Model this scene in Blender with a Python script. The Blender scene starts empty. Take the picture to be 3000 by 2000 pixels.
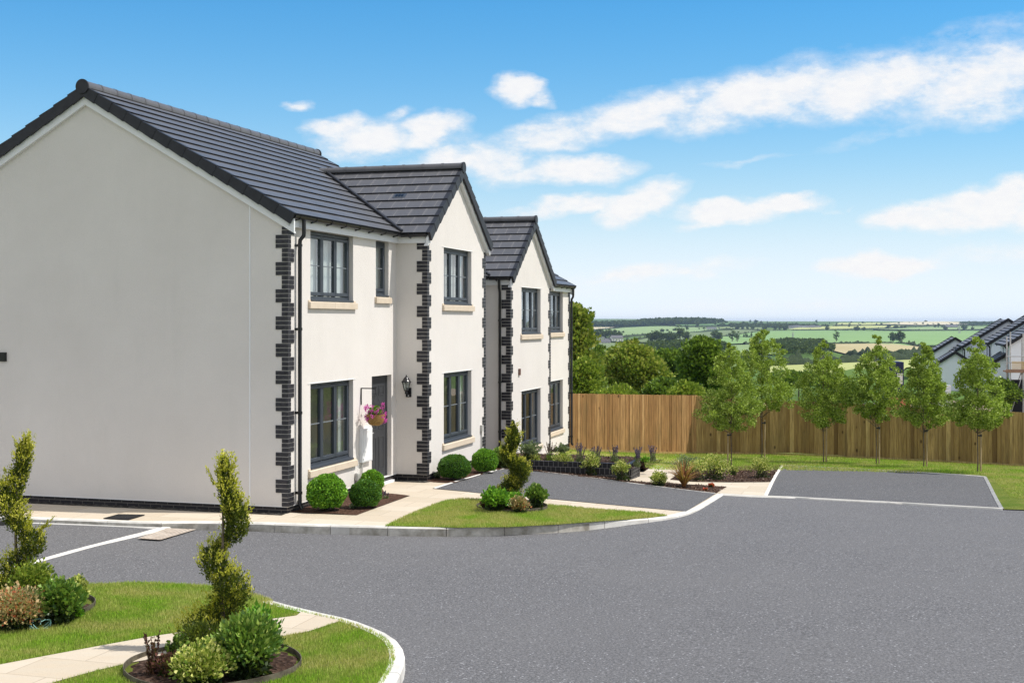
import bpy, bmesh, math, random
import numpy as np
from mathutils import Vector, Matrix

random.seed(7)
RNG = np.random.default_rng(11)
scene = bpy.context.scene
COL = scene.collection
R = math.radians

# ------------------------------------------------------------------ frame of reference
# photo measured at 3000 x 2000; level camera 3.2 m above the pavement, looking along +Y
CAMZ = 3.2
HAZE = True
FPX = 3738.0
CX, HY = 1500.0, 941.0
ANG = R(16.65)
E1 = np.array([math.sin(ANG), math.cos(ANG)])      # along the house fronts
NN = np.array([math.cos(ANG), -math.sin(ANG)])     # out of the house fronts
OC = np.array([-3.71, 21.10])                      # near front corner of the first house


def ss(a):
    a = min(1.0, max(0.0, a))
    return a * a * (3 - 2 * a)


def sss(a, b, x):
    return ss((x - a) / (b - a))


def zp(x, y):
    """height of pavement / lawn level"""
    H = 3.18 + 0.35 * sss(-1.5, 6.0, x) * sss(15, 27, y)
    e = (y - 29.0) / 2.0
    sp = 2.0 * (math.log1p(math.exp(e)) if e < 20 else e)
    H += 0.065 * sp
    H += 0.04 * max(0.0, min(x, 30) - 9) * sss(32, 37, y)
    return CAMZ - H


def upstand(x, y):
    u = 0.11 * (1 - sss(1.0, 3.2, x)) + 0.014
    if y > 14:
        k = 1 - sss(-5.6, -4.6, x)
        u = u * (1 - k * 0.5)
    return u


def zr(x, y):
    return zp(x, y) - upstand(x, y)


_PD = np.array([0, 43, 60, 100, 200, 300, 450, 700, 1000, 1500, 2200, 3000, 4000, 5000, 6000, 9000, 14000], float)
_PH = np.array([4.3, 4.5, 6.3, 9.0, 14.5, 18, 20.5, 23, 24.6, 25, 24, 21, 14.5, 7, 3.5, .8, .8], float)


def far_h(x, y):
    d = math.hypot(x, y) if y < 0 else max(y, 0.35 * abs(x))
    return float(np.interp(d, _PD, _PH))


def terr(x, y):
    """natural ground beyond the estate"""
    H = far_h(x, y)
    az = x / max(y, 1.0)
    # building site shelf on the right
    k = sss(0.17, 0.27, az) * (1 - sss(170, 260, y)) * sss(40, 55, y) if y > 0 else 0
    H = H * (1 - k) + 6.4 * k
    # wooded ridge far left of the view, and low swells
    H -= 19 * math.exp(-((x - 480) / 250.0) ** 2 - ((y - 3600) / 420.0) ** 2)
    H -= 6 * math.exp(-((x - 230) / 180.0) ** 2 - ((y - 3300) / 300.0) ** 2)
    H -= 3.5 * math.exp(-((x - 1500) / 500.0) ** 2 - ((y - 4800) / 700.0) ** 2)
    H -= 16 * math.exp(-((x - 500) / 700.0) ** 2 - ((y - 7200) / 900.0) ** 2)
    if y > 400:
        H += 1.1 * math.sin(x / 210.0 + 1.3) * math.sin(y / 330.0)
    return CAMZ - H


def terrain_z(x, y):
    r = math.hypot(x, y)
    near = zp(x, max(y, 5)) - 0.35
    k = sss(46, 62, max(y, r * 0.8))
    return near * (1 - k) + terr(x, y) * k


def unproj(px, py, f=zp):
    ax = (px - CX) / FPX
    az = -(py - HY) / FPX
    y0 = 4.0
    y1 = y0
    while y1 < 9000:
        y1 = y0 * 1.02 + 0.05
        if CAMZ + az * y1 < f(ax * y1, y1):
            break
        y0 = y1
    a, b = y0, y1
    for _ in range(40):
        m = 0.5 * (a + b)
        if CAMZ + az * m < f(ax * m, m):
            b = m
        else:
            a = m
    return np.array([ax * a, a])


def W(t, s):
    """house-front coordinates -> world xy"""
    return OC + E1 * t + NN * s


# ------------------------------------------------------------------ object helpers
def tag(o, label=None, cat=None, group=None, kind=None):
    if label: o['label'] = label
    if cat: o['category'] = cat
    if group: o['group'] = group
    if kind: o['kind'] = kind
    return o


def thing(name, label, cat, loc=(0, 0, 0), rz=0.0, group=None):
    o = bpy.data.objects.new(name, None)
    COL.objects.link(o)
    o.location = loc
    o.rotation_euler = (0, 0, rz)
    o.empty_display_size = 0.2
    return tag(o, label, cat, group)


def dup(root, loc, rz=0.0, scale=None, label=None):
    r = root.copy()
    COL.objects.link(r)
    r.location = loc
    r.rotation_euler = (0, 0, rz)
    if scale is not None:
        r.scale = scale if hasattr(scale, '__len__') else (scale,) * 3
    if label: r['label'] = label
    for ch in list(root.children):
        c = ch.copy()
        COL.objects.link(c)
        c.parent = r
        for g in list(ch.children):
            d = g.copy()
            COL.objects.link(d)
            d.parent = c
    return r


def np_mesh(name, V, F, mats, parent=None, smooth=False, mi=None):
    """V (n,3), F (m,k) constant k"""
    V = np.asarray(V, np.float32)
    F = np.asarray(F, np.int32)
    k = F.shape[1]
    me = bpy.data.meshes.new(name)
    me.vertices.add(len(V))
    me.vertices.foreach_set('co', V.ravel())
    me.loops.add(F.size)
    me.loops.foreach_set('vertex_index', F.ravel())
    me.polygons.add(len(F))
    me.polygons.foreach_set('loop_start', np.arange(0, F.size, k, dtype=np.int32))
    me.polygons.foreach_set('loop_total', np.full(len(F), k, np.int32))
    if mi is not None:
        me.polygons.foreach_set('material_index', np.asarray(mi, np.int32))
    me.update(calc_edges=True)
    if smooth:
        me.polygons.foreach_set('use_smooth', np.ones(len(F), bool))
    for m in (mats if isinstance(mats, (list, tuple)) else [mats]):
        me.materials.append(m)
    o = bpy.data.objects.new(name, me)
    COL.objects.link(o)
    if parent: o.parent = parent
    return o


class MB:
    """collects faces; build() links them as one mesh object. mir mirrors local y about L/2"""
    mir = None

    def __init__(self):
        self.v, self.f, self.mi = [], [], []
        self.m = 0

    def face(self, pts):
        n = len(self.v)
        self.v += [tuple(p) for p in pts]
        self.f.append(tuple(range(n, n + len(pts))))
        self.mi.append(self.m)

    def hexa(self, p):
        n = len(self.v)
        self.v += [tuple(q) for q in p]
        for q in ((0, 3, 2, 1), (4, 5, 6, 7), (0, 1, 5, 4), (1, 2, 6, 5), (2, 3, 7, 6), (3, 0, 4, 7)):
            self.f.append(tuple(n + i for i in q))
            self.mi.append(self.m)
        return self

    def box(self, x0, x1, y0, y1, z0, z1):
        if x0 > x1: x0, x1 = x1, x0
        if y0 > y1: y0, y1 = y1, y0
        if z0 > z1: z0, z1 = z1, z0
        return self.hexa([(x0, y0, z0), (x1, y0, z0), (x1, y1, z0), (x0, y1, z0),
                          (x0, y0, z1), (x1, y0, z1), (x1, y1, z1), (x0, y1, z1)])

    def bar(self, a, b, w, h, up=(0, 0, 1)):
        a, b, up = Vector(a), Vector(b), Vector(up)
        d = (b - a).normalized()
        s = d.cross(up)
        if s.length < 1e-4: s = d.cross(Vector((1, 0, 0)))
        s.normalize()
        u = s.cross(d).normalized()
        s *= w / 2; u *= h / 2
        return self.hexa([a - s - u, a + s - u, b + s - u, b - s - u, a - s + u, a + s + u, b + s + u, b - s + u])

    def tube(self, pts, r, n=8, cap=True):
        pts = [Vector(p) for p in pts]
        rs = r if hasattr(r, '__len__') else [r] * len(pts)
        base = len(self.v)
        prev = None
        for i, p in enumerate(pts):
            if i == 0: d = pts[1] - p
            elif i == len(pts) - 1: d = p - pts[i - 1]
            else: d = (pts[i + 1] - p).normalized() + (p - pts[i - 1]).normalized()
            d.normalize()
            if prev is None:
                s = d.cross(Vector((0, 0, 1)))
                if s.length < 1e-3: s = Vector((1, 0, 0))
            else:
                s = prev - d * prev.dot(d)
            s.normalize(); prev = s
            u = d.cross(s)
            for k in range(n):
                a = 2 * math.pi * k / n
                self.v.append(tuple(p + (s * math.cos(a) + u * math.sin(a)) * rs[i]))
        for i in range(len(pts) - 1):
            for k in range(n):
                k2 = (k + 1) % n
                self.f.append((base + i * n + k, base + i * n + k2, base + (i + 1) * n + k2, base + (i + 1) * n + k))
                self.mi.append(self.m)
        if cap:
            self.f.append(tuple(base + k for k in range(n))[::-1]); self.mi.append(self.m)
            e = base + (len(pts) - 1) * n
            self.f.append(tuple(e + k for k in range(n))); self.mi.append(self.m)
        return self

    def lathe(self, prof, c=(0, 0, 0), n=16, axis='z'):
        """prof: list of (r, z)"""
        base = len(self.v)
        for r, z in prof:
            for k in range(n):
                a = 2 * math.pi * k / n
                if axis == 'z':
                    self.v.append((c[0] + r * math.cos(a), c[1] + r * math.sin(a), c[2] + z))
                else:
                    self.v.append((c[0] + z, c[1] + r * math.cos(a), c[2] + r * math.sin(a)))
        for i in range(len(prof) - 1):
            for k in range(n):
                k2 = (k + 1) % n
                self.f.append((base + i * n + k, base + i * n + k2, base + (i + 1) * n + k2, base + (i + 1) * n + k))
                self.mi.append(self.m)
        return self

    def build(self, name, mats, parent=None, smooth=False, recalc=True, bevel=0):
        me = bpy.data.meshes.new(name)
        V = self.v
        if MB.mir is not None:
            V = [(p[0], MB.mir - p[1], p[2]) for p in V]
        me.from_pydata(V, [], self.f)
        me.polygons.foreach_set('material_index', self.mi)
        for m in (mats if isinstance(mats, (list, tuple)) else [mats]):
            me.materials.append(m)
        if recalc:
            bm = bmesh.new(); bm.from_mesh(me)
            bmesh.ops.recalc_face_normals(bm, faces=bm.faces)
            bm.to_mesh(me); bm.free()
        if smooth:
            me.polygons.foreach_set('use_smooth', [True] * len(me.polygons))
            try: me.set_sharp_from_angle(angle=R(40))
            except Exception: pass
        me.update()
        o = bpy.data.objects.new(name, me)
        COL.objects.link(o)
        if parent: o.parent = parent
        if bevel:
            b = o.modifiers.new('bevel', 'BEVEL'); b.width = bevel; b.segments = 2
            b.limit_method = 'ANGLE'
        return o


# ------------------------------------------------------------------ materials
def mat(name, col=(.5, .5, .5), rough=.7, metal=0., spec=.5):
    m = bpy.data.materials.new(name)
    m.use_nodes = True
    b = m.node_tree.nodes['Principled BSDF']
    b.inputs['Base Color'].default_value = (*col, 1)
    b.inputs['Roughness'].default_value = rough
    b.inputs['Metallic'].default_value = metal
    b.inputs['Specular IOR Level'].default_value = spec
    m.use_backface_culling = False
    return m


class NT:
    def __init__(self, m):
        self.t = m.node_tree; self.n = self.t.nodes; self.l = self.t.links
        self.b = self.n.get('Principled BSDF')

    def new(self, typ, **kw):
        nd = self.n.new(typ)
        for k, v in kw.items(): setattr(nd, k, v)
        return nd

    def link(self, a, b): self.l.new(a, b)

    def inp(self, nd, name, v):
        i = nd.inputs[name]
        if hasattr(v, 'is_output') or isinstance(v, bpy.types.NodeSocket): self.l.new(v, i)
        else: i.default_value = v

    def coord(self, kind='Object', scale=(1, 1, 1), rz=0.0):
        c = self.new('ShaderNodeTexCoord')
        mp = self.new('ShaderNodeMapping')
        mp.inputs['Scale'].default_value = scale
        mp.inputs['Rotation'].default_value = (0, 0, rz)
        self.link(c.outputs[kind], mp.inputs['Vector'])
        return mp.outputs['Vector']

    def noise(self, vec, scale, detail=4, rough=.55, out='Fac'):
        nd = self.new('ShaderNodeTexNoise')
        self.link(vec, nd.inputs['Vector'])
        nd.inputs['Scale'].default_value = scale
        nd.inputs['Detail'].default_value = detail
        nd.inputs['Roughness'].default_value = rough
        return nd.outputs[out]

    def ramp(self, fac, stops, interp='LINEAR'):
        nd = self.new('ShaderNodeValToRGB')
        nd.color_ramp.interpolation = interp
        el = nd.color_ramp.elements
        while len(el) < len(stops): el.new(.5)
        for e, (p, c) in zip(el, stops):
            e.position = p
            e.color = (*c, 1) if len(c) == 3 else c
        self.link(fac, nd.inputs['Fac'])
        return nd.outputs['Color']

    def math(self, op, a, b=None, clamp=False):
        nd = self.new('ShaderNodeMath', operation=op, use_clamp=clamp)
        for i, v in enumerate((a, b)):
            if v is None: continue
            if isinstance(v, (int, float)): nd.inputs[i].default_value = v
            else: self.link(v, nd.inputs[i])
        return nd.outputs[0]

    def mix(self, fac, a, b, blend='MIX'):
        nd = self.new('ShaderNodeMix', data_type='RGBA', blend_type=blend)
        for i, v in ((0, fac), (6, a), (7, b)):
            if isinstance(v, (int, float)): nd.inputs[i].default_value = v
            elif isinstance(v, tuple): nd.inputs[i].default_value = (*v, 1) if len(v) == 3 else v
            else: self.link(v, nd.inputs[i])
        return nd.outputs[2]

    def bump(self, h, strength=.3, dist=.01):
        nd = self.new('ShaderNodeBump')
        nd.inputs['Strength'].default_value = strength
        nd.inputs['Distance'].default_value = dist
        self.link(h, nd.inputs['Height'])
        self.link(nd.outputs['Normal'], self.b.inputs['Normal'])
        return nd

    def base(self, c): self.link(c, self.b.inputs['Base Color'])


def m_render():
    m = mat('cream_render', rough=.92, spec=.2)
    t = NT(m); v = t.coord()
    big = t.noise(v, .55, 5, .6)
    mid = t.noise(v, 9, 5, .7)
    c = t.ramp(big, [(.3, (.70, .657, .615)), (.7, (.775, .733, .69))])
    c = t.mix(t.math('MULTIPLY', mid, .22), c, (.62, .59, .55))
    vs = t.coord(scale=(1.2, 1.2, .22))
    st = t.noise(vs, 2.2, 5, .6)
    c = t.mix(t.math('MULTIPLY', t.math('GREATER_THAN', st, .62), 0.0), c, (.5, .47, .42))
    c = t.mix(t.ramp(st, [(.56, (0, 0, 0)), (.75, (.22, .22, .22))]), c, (.61, .585, .54))
    t.base(c)
    gr = t.noise(v, 48, 4, .85)
    c = t.mix(t.ramp(gr, [(.42, (.13, .13, .13)), (.58, (0, 0, 0))]), c, (.50, .475, .44))
    t.base(c)
    fine = t.noise(v, 130, 3, .8)
    t.bump(fine, .55, .006)
    return m


def m_noise(name, c1, c2, scale=6, rough=.85, bump=.3, bscale=60, bdist=.004, spec=.3, stops=(.35, .65)):
    m = mat(name, rough=rough, spec=spec)
    t = NT(m); v = t.coord()
    t.base(t.ramp(t.noise(v, scale, 6, .65), [(stops[0], c1), (stops[1], c2)]))
    if bump: t.bump(t.noise(v, bscale, 4, .7), bump, bdist)
    return m


def m_asphalt(name='asphalt', base=.115):
    m = mat(name, rough=.9, spec=.25)
    t = NT(m); v = t.coord('Object')
    n1 = t.noise(v, 40, 7, .9)
    c = t.ramp(n1, [(.36, (base * .31, base * .30, base * .32)), (.5, (base * .96, base * .95, base * .99)), (.63, (base * 2.3, base * 2.28, base * 2.36))])
    vo = t.new('ShaderNodeTexVoronoi'); vo.inputs['Scale'].default_value = 19
    vo.inputs['Randomness'].default_value = 1
    t.link(v, vo.inputs['Vector'])
    spk = t.ramp(vo.outputs['Distance'], [(.13, (1, 1, 1)), (.24, (0, 0, 0))])
    sel = t.math('GREATER_THAN', vo.outputs['Color'], .58)
    c = t.mix(t.math('MULTIPLY', t.math('MULTIPLY', spk, sel), .75), c, (.42, .42, .44))
    big = t.noise(v, .35, 5, .6)
    c = t.mix(t.ramp(big, [(.35, (0, 0, 0)), (.7, (.35, .35, .35))]), c, (base * 1.35, base * 1.32, base * 1.33))
    t.base(c)
    t.bump(t.noise(v, 55, 4, .8), .7, .012)
    return m


def m_paving(name, rz):
    m = mat(name, rough=.8, spec=.3)
    t = NT(m); v = t.coord('Object', rz=rz)
    br = t.new('ShaderNodeTexBrick')
    t.link(v, br.inputs['Vector'])
    br.inputs['Scale'].default_value = 1.0
    br.inputs['Mortar Size'].default_value = .006
    br.inputs['Mortar Smooth'].default_value = .3
    br.inputs['Brick Width'].default_value = .85
    br.inputs['Row Height'].default_value = .57
    br.inputs['Color1'].default_value = (.50, .43, .33, 1)
    br.inputs['Color2'].default_value = (.60, .53, .43, 1)
    br.inputs['Mortar'].default_value = (.30, .24, .175, 1)
    c = br.outputs['Color']
    w = t.noise(t.coord('Object', scale=(1, 3, 1), rz=rz), 2.2, 6, .7)
    c = t.mix(t.ramp(w, [(.35, (0, 0, 0)), (.75, (.5, .5, .5))]), c, (.52, .40, .27))
    w2 = t.noise(v, 12, 5, .7)
    c = t.mix(t.math('MULTIPLY', w2, .25), c, (.42, .37, .31))
    t.base(c)
    t.bump(t.noise(v, 20, 6, .7), .5, .01)
    return m


def m_leaf(name, stops, rough=.55, trans=.35, spec=.35):
    """colour varies leaf by leaf"""
    m = mat(name, rough=rough, spec=spec)
    t = NT(m)
    g = t.new('ShaderNodeNewGeometry')
    c = t.ramp(g.outputs['Random Per Island'], stops)
    t.base(c)
    tr = t.new('ShaderNodeBsdfTranslucent')
    t.link(t.mix(.5, c, (.25, .35, .03), 'MIX'), tr.inputs['Color'])
    mx = t.new('ShaderNodeMixShader'); mx.inputs[0].default_value = trans
    out = t.n['Material Output']
    t.link(t.b.outputs[0], mx.inputs[1]); t.link(tr.outputs[0], mx.inputs[2])
    t.link(mx.outputs[0], out.inputs['Surface'])
    return m


def m_wood_fence(name, cols):
    m = mat(name, rough=.8, spec=.2)
    t = NT(m); g = t.new('ShaderNodeNewGeometry')
    c = t.ramp(g.outputs['Random Per Island'], cols)
    v = t.coord('Object', scale=(14, 14, .9))
    gr = t.noise(v, 2.0, 6, .65)
    c = t.mix(t.ramp(gr, [(.4, (0, 0, 0)), (.72, (.75, .75, .75))]), c, (.12, .065, .025))
    vv = t.coord('Object', scale=(1, 1, .55))
    k = t.new('ShaderNodeTexVoronoi'); k.inputs['Scale'].default_value = 3.2
    t.link(vv, k.inputs['Vector'])
    kn = t.ramp(k.outputs['Distance'], [(.06, (1, 1, 1)), (.13, (0, 0, 0))])
    c = t.mix(t.math('MULTIPLY', kn, .85), c, (.045, .02, .008))
    wet = t.noise(t.coord('Object', scale=(1.3, 1.3, .35)), 1.6, 4, .6)
    c = t.mix(t.ramp(wet, [(.5, (0, 0, 0)), (.78, (.5, .5, .5))]), c, (.16, .12, .05))
    t.base(c)
    t.bump(gr, .3, .004)
    return m


def m_brick(name, c1, c2, mortar, w=.225, h=.075, ax='xz'):
    m = mat(name, rough=.55, spec=.4)
    t = NT(m)
    c = t.new('ShaderNodeTexCoord')
    sp = t.new('ShaderNodeSeparateXYZ'); t.link(c.outputs['Object'], sp.inputs[0])
    cb = t.new('ShaderNodeCombineXYZ')
    if ax == 'xz':
        t.link(t.math('ADD', sp.outputs[0], sp.outputs[1]), cb.inputs[0])
    else:
        t.link(sp.outputs[1], cb.inputs[0])
    t.link(sp.outputs[2], cb.inputs[1])
    br = t.new('ShaderNodeTexBrick'); t.link(cb.outputs[0], br.inputs['Vector'])
    br.inputs['Scale'].default_value = 1
    br.inputs['Mortar Size'].default_value = .0045
    br.inputs['Mortar Smooth'].default_value = .1
    br.inputs['Brick Width'].default_value = w
    br.inputs['Row Height'].default_value = h
    br.inputs['Color1'].default_value = (*c1, 1)
    br.inputs['Color2'].default_value = (*c2, 1)
    br.inputs['Mortar'].default_value = (*mortar, 1)
    t.base(br.outputs['Color'])
    t.bump(br.outputs['Fac'], -.4, .006)
    return m


def m_glass():
    m = bpy.data.materials.new('window_glass'); m.use_nodes = True
    t = NT(m)
    t.n.remove(t.b)
    tr = t.new('ShaderNodeBsdfTransparent'); tr.inputs[0].default_value = (.86, .91, .88, 1)
    gl = t.new('ShaderNodeBsdfGlossy'); gl.inputs['Roughness'].default_value = .015
    gl.inputs['Color'].default_value = (.95, .97, 1, 1)
    g = t.new('ShaderNodeNewGeometry'); dt = t.new('ShaderNodeVectorMath', operation='DOT_PRODUCT')
    t.link(g.outputs['Incoming'], dt.inputs[0]); t.link(g.outputs['Normal'], dt.inputs[1])
    q = t.math('POWER', t.math('SUBTRACT', 1.0, t.math('ABSOLUTE', dt.outputs['Value'])), 5.0)
    fac = t.math('ADD', .17, t.math('MULTIPLY', q, .83), clamp=True)
    wv = t.noise(t.coord('Object'), 1.3, 2, .5)
    bp = t.new('ShaderNodeBump'); bp.inputs['Strength'].default_value = .02; bp.inputs['Distance'].default_value = .3
    t.link(wv, bp.inputs['Height']); t.link(bp.outputs[0], gl.inputs['Normal'])
    mx = t.new('ShaderNodeMixShader')
    t.link(fac, mx.inputs[0]); t.link(tr.outputs[0], mx.inputs[1]); t.link(gl.outputs[0], mx.inputs[2])
    t.link(mx.outputs[0], t.n['Material Output'].inputs['Surface'])
    return m


M = {}
M['render'] = m_render()
M['brick'] = m_noise('engineering_brick', (.010, .010, .014), (.042, .040, .047), 14, .5, .15, 70, .003, .4)
M['mortar'] = m_noise('mortar', (.48, .45, .41), (.62, .59, .54), 20, .95, .2)
M['plinth'] = m_brick('plinth_brick', (.006, .005, .008), (.014, .012, .015), (.13, .115, .10))
M['gardenbrick'] = m_brick('garden_wall_brick', (.006, .006, .009), (.013, .012, .016), (.20, .19, .185), .225, .075)
M['soldier'] = m_brick('soldier_brick', (.006, .006, .009), (.013, .012, .016), (.20, .19, .185), .11, .24)
M['white'] = m_noise('white_upvc', (.78, .79, .80), (.82, .82, .82), 4, .45, 0)
M['frame'] = m_noise('anthracite_frame', (.040, .050, .064), (.048, .058, .074), 8, .42, 0, spec=.5)
M['door'] = m_noise('door_grey', (.038, .040, .044), (.046, .048, .052), 8, .5, .1)
M['black'] = m_noise('black_plastic', (.006, .006, .008), (.011, .011, .013), 10, .28, 0, spec=.5)
M['verge'] = m_noise('verge_plastic', (.020, .021, .026), (.030, .031, .037), 8, .5, .1)
M['stone'] = m_noise('cast_stone', (.60, .50, .385), (.66, .56, .44), 5, .85, .25, 90)
M['glass'] = m_glass()
M['curtain'] = mat('curtain_white', (.80, .81, .81), .9)
M['room'] = m_noise('room_paint', (.66, .65, .60), (.72, .71, .66), 2, .9, 0)
M['asphalt'] = m_asphalt('asphalt_road', .118)
M['asphalt2'] = m_asphalt('asphalt_drive', .098)
M['paving'] = m_paving('sandstone_paving', ANG)
M['kerb'] = m_noise('kerb_concrete', (.50, .48, .44), (.70, .68, .64), 2.2, .85, .3, 50)
M['kerbdirt'] = m_noise('kerb_weathered', (.24, .22, .18), (.58, .55, .49), 3.5, .9, .35, 50)
M['edging'] = m_noise('edging_concrete', (.55, .53, .49), (.70, .68, .64), 3, .85, .2, 50)
M['steel'] = m_noise('galvanised_steel', (.35, .36, .37), (.5, .5, .51), 6, .45, 0)
# ------------------------------------------------------------------ world, sun, camera
def px_dir(px, py):
    d = Vector(((px - CX) / FPX, 1.0, -(py - HY) / FPX)).normalized()
    return math.atan2(d.x, d.y), math.asin(d.z)


SUN_EL = R(58)
sun_h = NN * math.cos(R(13.5)) + E1 * math.sin(R(13.5))
sun_dir = Vector((sun_h[0] * math.cos(SUN_EL), sun_h[1] * math.cos(SUN_EL), math.sin(SUN_EL))).normalized()

world = bpy.data.worlds.new('World')
scene.world = world
world.use_nodes = True
wt = NT(world)
for nd in list(wt.n): wt.n.remove(nd)
sky = wt.new('ShaderNodeTexSky', sky_type='NISHITA')
sky.sun_disc = False
sky.sun_elevation = SUN_EL
sky.sun_rotation = math.atan2(sun_dir.x, sun_dir.y)
sky.altitude = 100
sky.air_density = 1.25
sky.dust_density = .6
sky.ozone_density = 2.4
bg = wt.new('ShaderNodeBackground')
bg.inputs['Strength'].default_value = .092
wout = wt.new('ShaderNodeOutputWorld')
tc = wt.new('ShaderNodeTexCoord')
sep = wt.new('ShaderNodeSeparateXYZ')
wt.link(tc.outputs['Generated'], sep.inputs[0])
AZ = wt.math('ARCTAN2', sep.outputs[0], sep.outputs[1])
EL = wt.math('ARCSINE', sep.outputs[2])
cmb = wt.new('ShaderNodeCombineXYZ')
wt.link(AZ, cmb.inputs[0]); wt.link(EL, cmb.inputs[1])
# clouds: (px, py, rx, ry, tilt deg (up to the right), density)
CLOUDS = [
    (1515, 262, 92, 46, -8, 1.15), (1585, 295, 48, 30, -20, .75), (870, 312, 46, 17, 3, .75),
    (985, 372, 120, 40, 6, .9), (1080, 412, 165, 62, 4, 1.1), (1255, 388, 130, 52, 14, 1.15),
    (1165, 335, 60, 26, 25, .55), (980, 450, 90, 20, 5, .45),
    (1330, 470, 150, 50, 8, 1.0), (1450, 470, 150, 75, -10, .95), (1700, 498, 185, 44, 2, 1.25),
    (1560, 520, 130, 34, 0, .8), (1790, 480, 70, 26, 5, .9),
    (1880, 595, 135, 54, 16, 1.45), (1680, 600, 210, 28, 8, 1.0),
    (2140, 620, 155, 40, 0, 1.45), (2290, 598, 125, 28, 2, 1.35), (2060, 655, 90, 20, 12, .7),
    (2580, 780, 165, 36, 0, 1.6), (2540, 765, 75, 34, 0, 1.2),
    (2690, 632, 155, 48, 3, 1.4), (2880, 612, 155, 62, 10, 1.45), (2960, 565, 110, 50, 10, 1.0), (3100, 640, 150, 50, 0, 1.0),
    (1850, 340, 290, 66, 14, 1.0), (2230, 285, 320, 84, 12, 1.1), (2560, 250, 340, 95, 8, 1.0), (2900, 220, 330, 100, 12, .95),
    (1590, 405, 300, 60, 14, .8), (2350, 190, 300, 50, 5, .42), (2800, 130, 320, 60, 12, .45), (3000, 300, 260, 60, 8, .7),
    (2300, 330, 420, 46, 6, .5), (2640, 380, 300, 28, 12, .38), (2180, 478, 170, 14, 7, .42),
    (1900, 800, 340, 30, 6, .75), (2100, 775, 200, 16, 7, .42), (2900, 740, 260, 38, 5, .52), (1760, 830, 240, 60, 0, .42),
    (2250, 900, 700, 40, 2, .42), (2435, 610, 40, 14, -5, .55), (2485, 600, 22, 10, 40, .4), (1425, 505, 60, 60, 0, .5),
]
nv = wt.new('ShaderNodeVectorMath', operation='MULTIPLY')
wt.link(cmb.outputs[0], nv.inputs[0]); nv.inputs[1].default_value = (1, 1.9, 1)
n_big = wt.noise(nv.outputs[0], 22, 8, .62)
n_fine = wt.noise(nv.outputs[0], 75, 6, .7)
n_off = wt.new('ShaderNodeTexNoise'); n_off.inputs['Scale'].default_value = 30; n_off.inputs['Detail'].default_value = 5
wt.link(nv.outputs[0], n_off.inputs['Vector'])
wob = wt.new('ShaderNodeVectorMath', operation='MULTIPLY_ADD')
wt.link(n_off.outputs['Color'], wob.inputs[0])
wob.inputs[1].default_value = (.030, .020, 0)
wob.inputs[2].default_value = (-.015, -.010, 0)
wadd = wt.new('ShaderNodeVectorMath', operation='ADD')
wt.link(cmb.outputs[0], wadd.inputs[0]); wt.link(wob.outputs[0], wadd.inputs[1])
acc = None
for (px, py, rx, ry, tilt, dens) in CLOUDS:
    az, el = px_dir(px, py)
    mp = wt.new('ShaderNodeMapping', vector_type='TEXTURE')
    mp.inputs['Location'].default_value = (az, el, 0)
    mp.inputs['Rotation'].default_value = (0, 0, R(tilt))
    mp.inputs['Scale'].default_value = (rx / FPX * .98, ry / FPX, 1)
    wt.link(wadd.outputs[0], mp.inputs['Vector'])
    ln = wt.new('ShaderNodeVectorMath', operation='LENGTH')
    wt.link(mp.outputs[0], ln.inputs[0])
    q = wt.math('MULTIPLY', wt.math('SUBTRACT', 1.32, ln.outputs['Value'], clamp=True), dens)
    acc = q if acc is None else wt.math('SMOOTH_MAX', acc, q)
    if acc.node.operation == 'SMOOTH_MAX': acc.node.inputs[2].default_value = .18
# added unseen cloud beside and behind the viewer, for neutral fill light and reflections
fill_cloud = wt.noise(nv.outputs[0], 3.0, 8, .6)
side = wt.math('GREATER_THAN', wt.math('ABSOLUTE', AZ), .62)
gq = wt.math('MULTIPLY', wt.math('MULTIPLY', wt.math('SUBTRACT', fill_cloud, .345, clamp=True), 7), side)
acc = wt.math('MAXIMUM', acc, gq)
amp = wt.math('MULTIPLY', acc, 2.6, clamp=True)
acc = wt.math('MULTIPLY', wt.math('SUBTRACT', acc, .13, clamp=True), 1.12)
amp = wt.math('MULTIPLY', acc, 2.6, clamp=True)
dn = wt.math('ADD', wt.math('SUBTRACT', acc, .03), wt.math('MULTIPLY', amp, wt.math('MULTIPLY', wt.math('SUBTRACT', n_big, .5), 1.45)))
dn = wt.math('ADD', dn, wt.math('MULTIPLY', amp, wt.math('MULTIPLY', wt.math('SUBTRACT', n_fine, .5), .7)))
mask = wt.ramp(dn, [(.04, (0, 0, 0)), (.44, (.36, .36, .36)), (.74, (.80, .80, .80)), (1.0, (.96, .96, .96))], 'LINEAR')
above = wt.math('GREATER_THAN', EL, -.004)
present = wt.math('MULTIPLY', wt.math('GREATER_THAN', acc, .02), above)
mask = wt.math('MULTIPLY', mask, present)
ccol = wt.ramp(n_fine, [(.3, (.93, .93, .955)), (.7, (1.0, .99, .98))])
cbg = wt.new('ShaderNodeBackground'); wt.link(ccol, cbg.inputs['Color']); cbg.inputs['Strength'].default_value = .74
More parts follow.
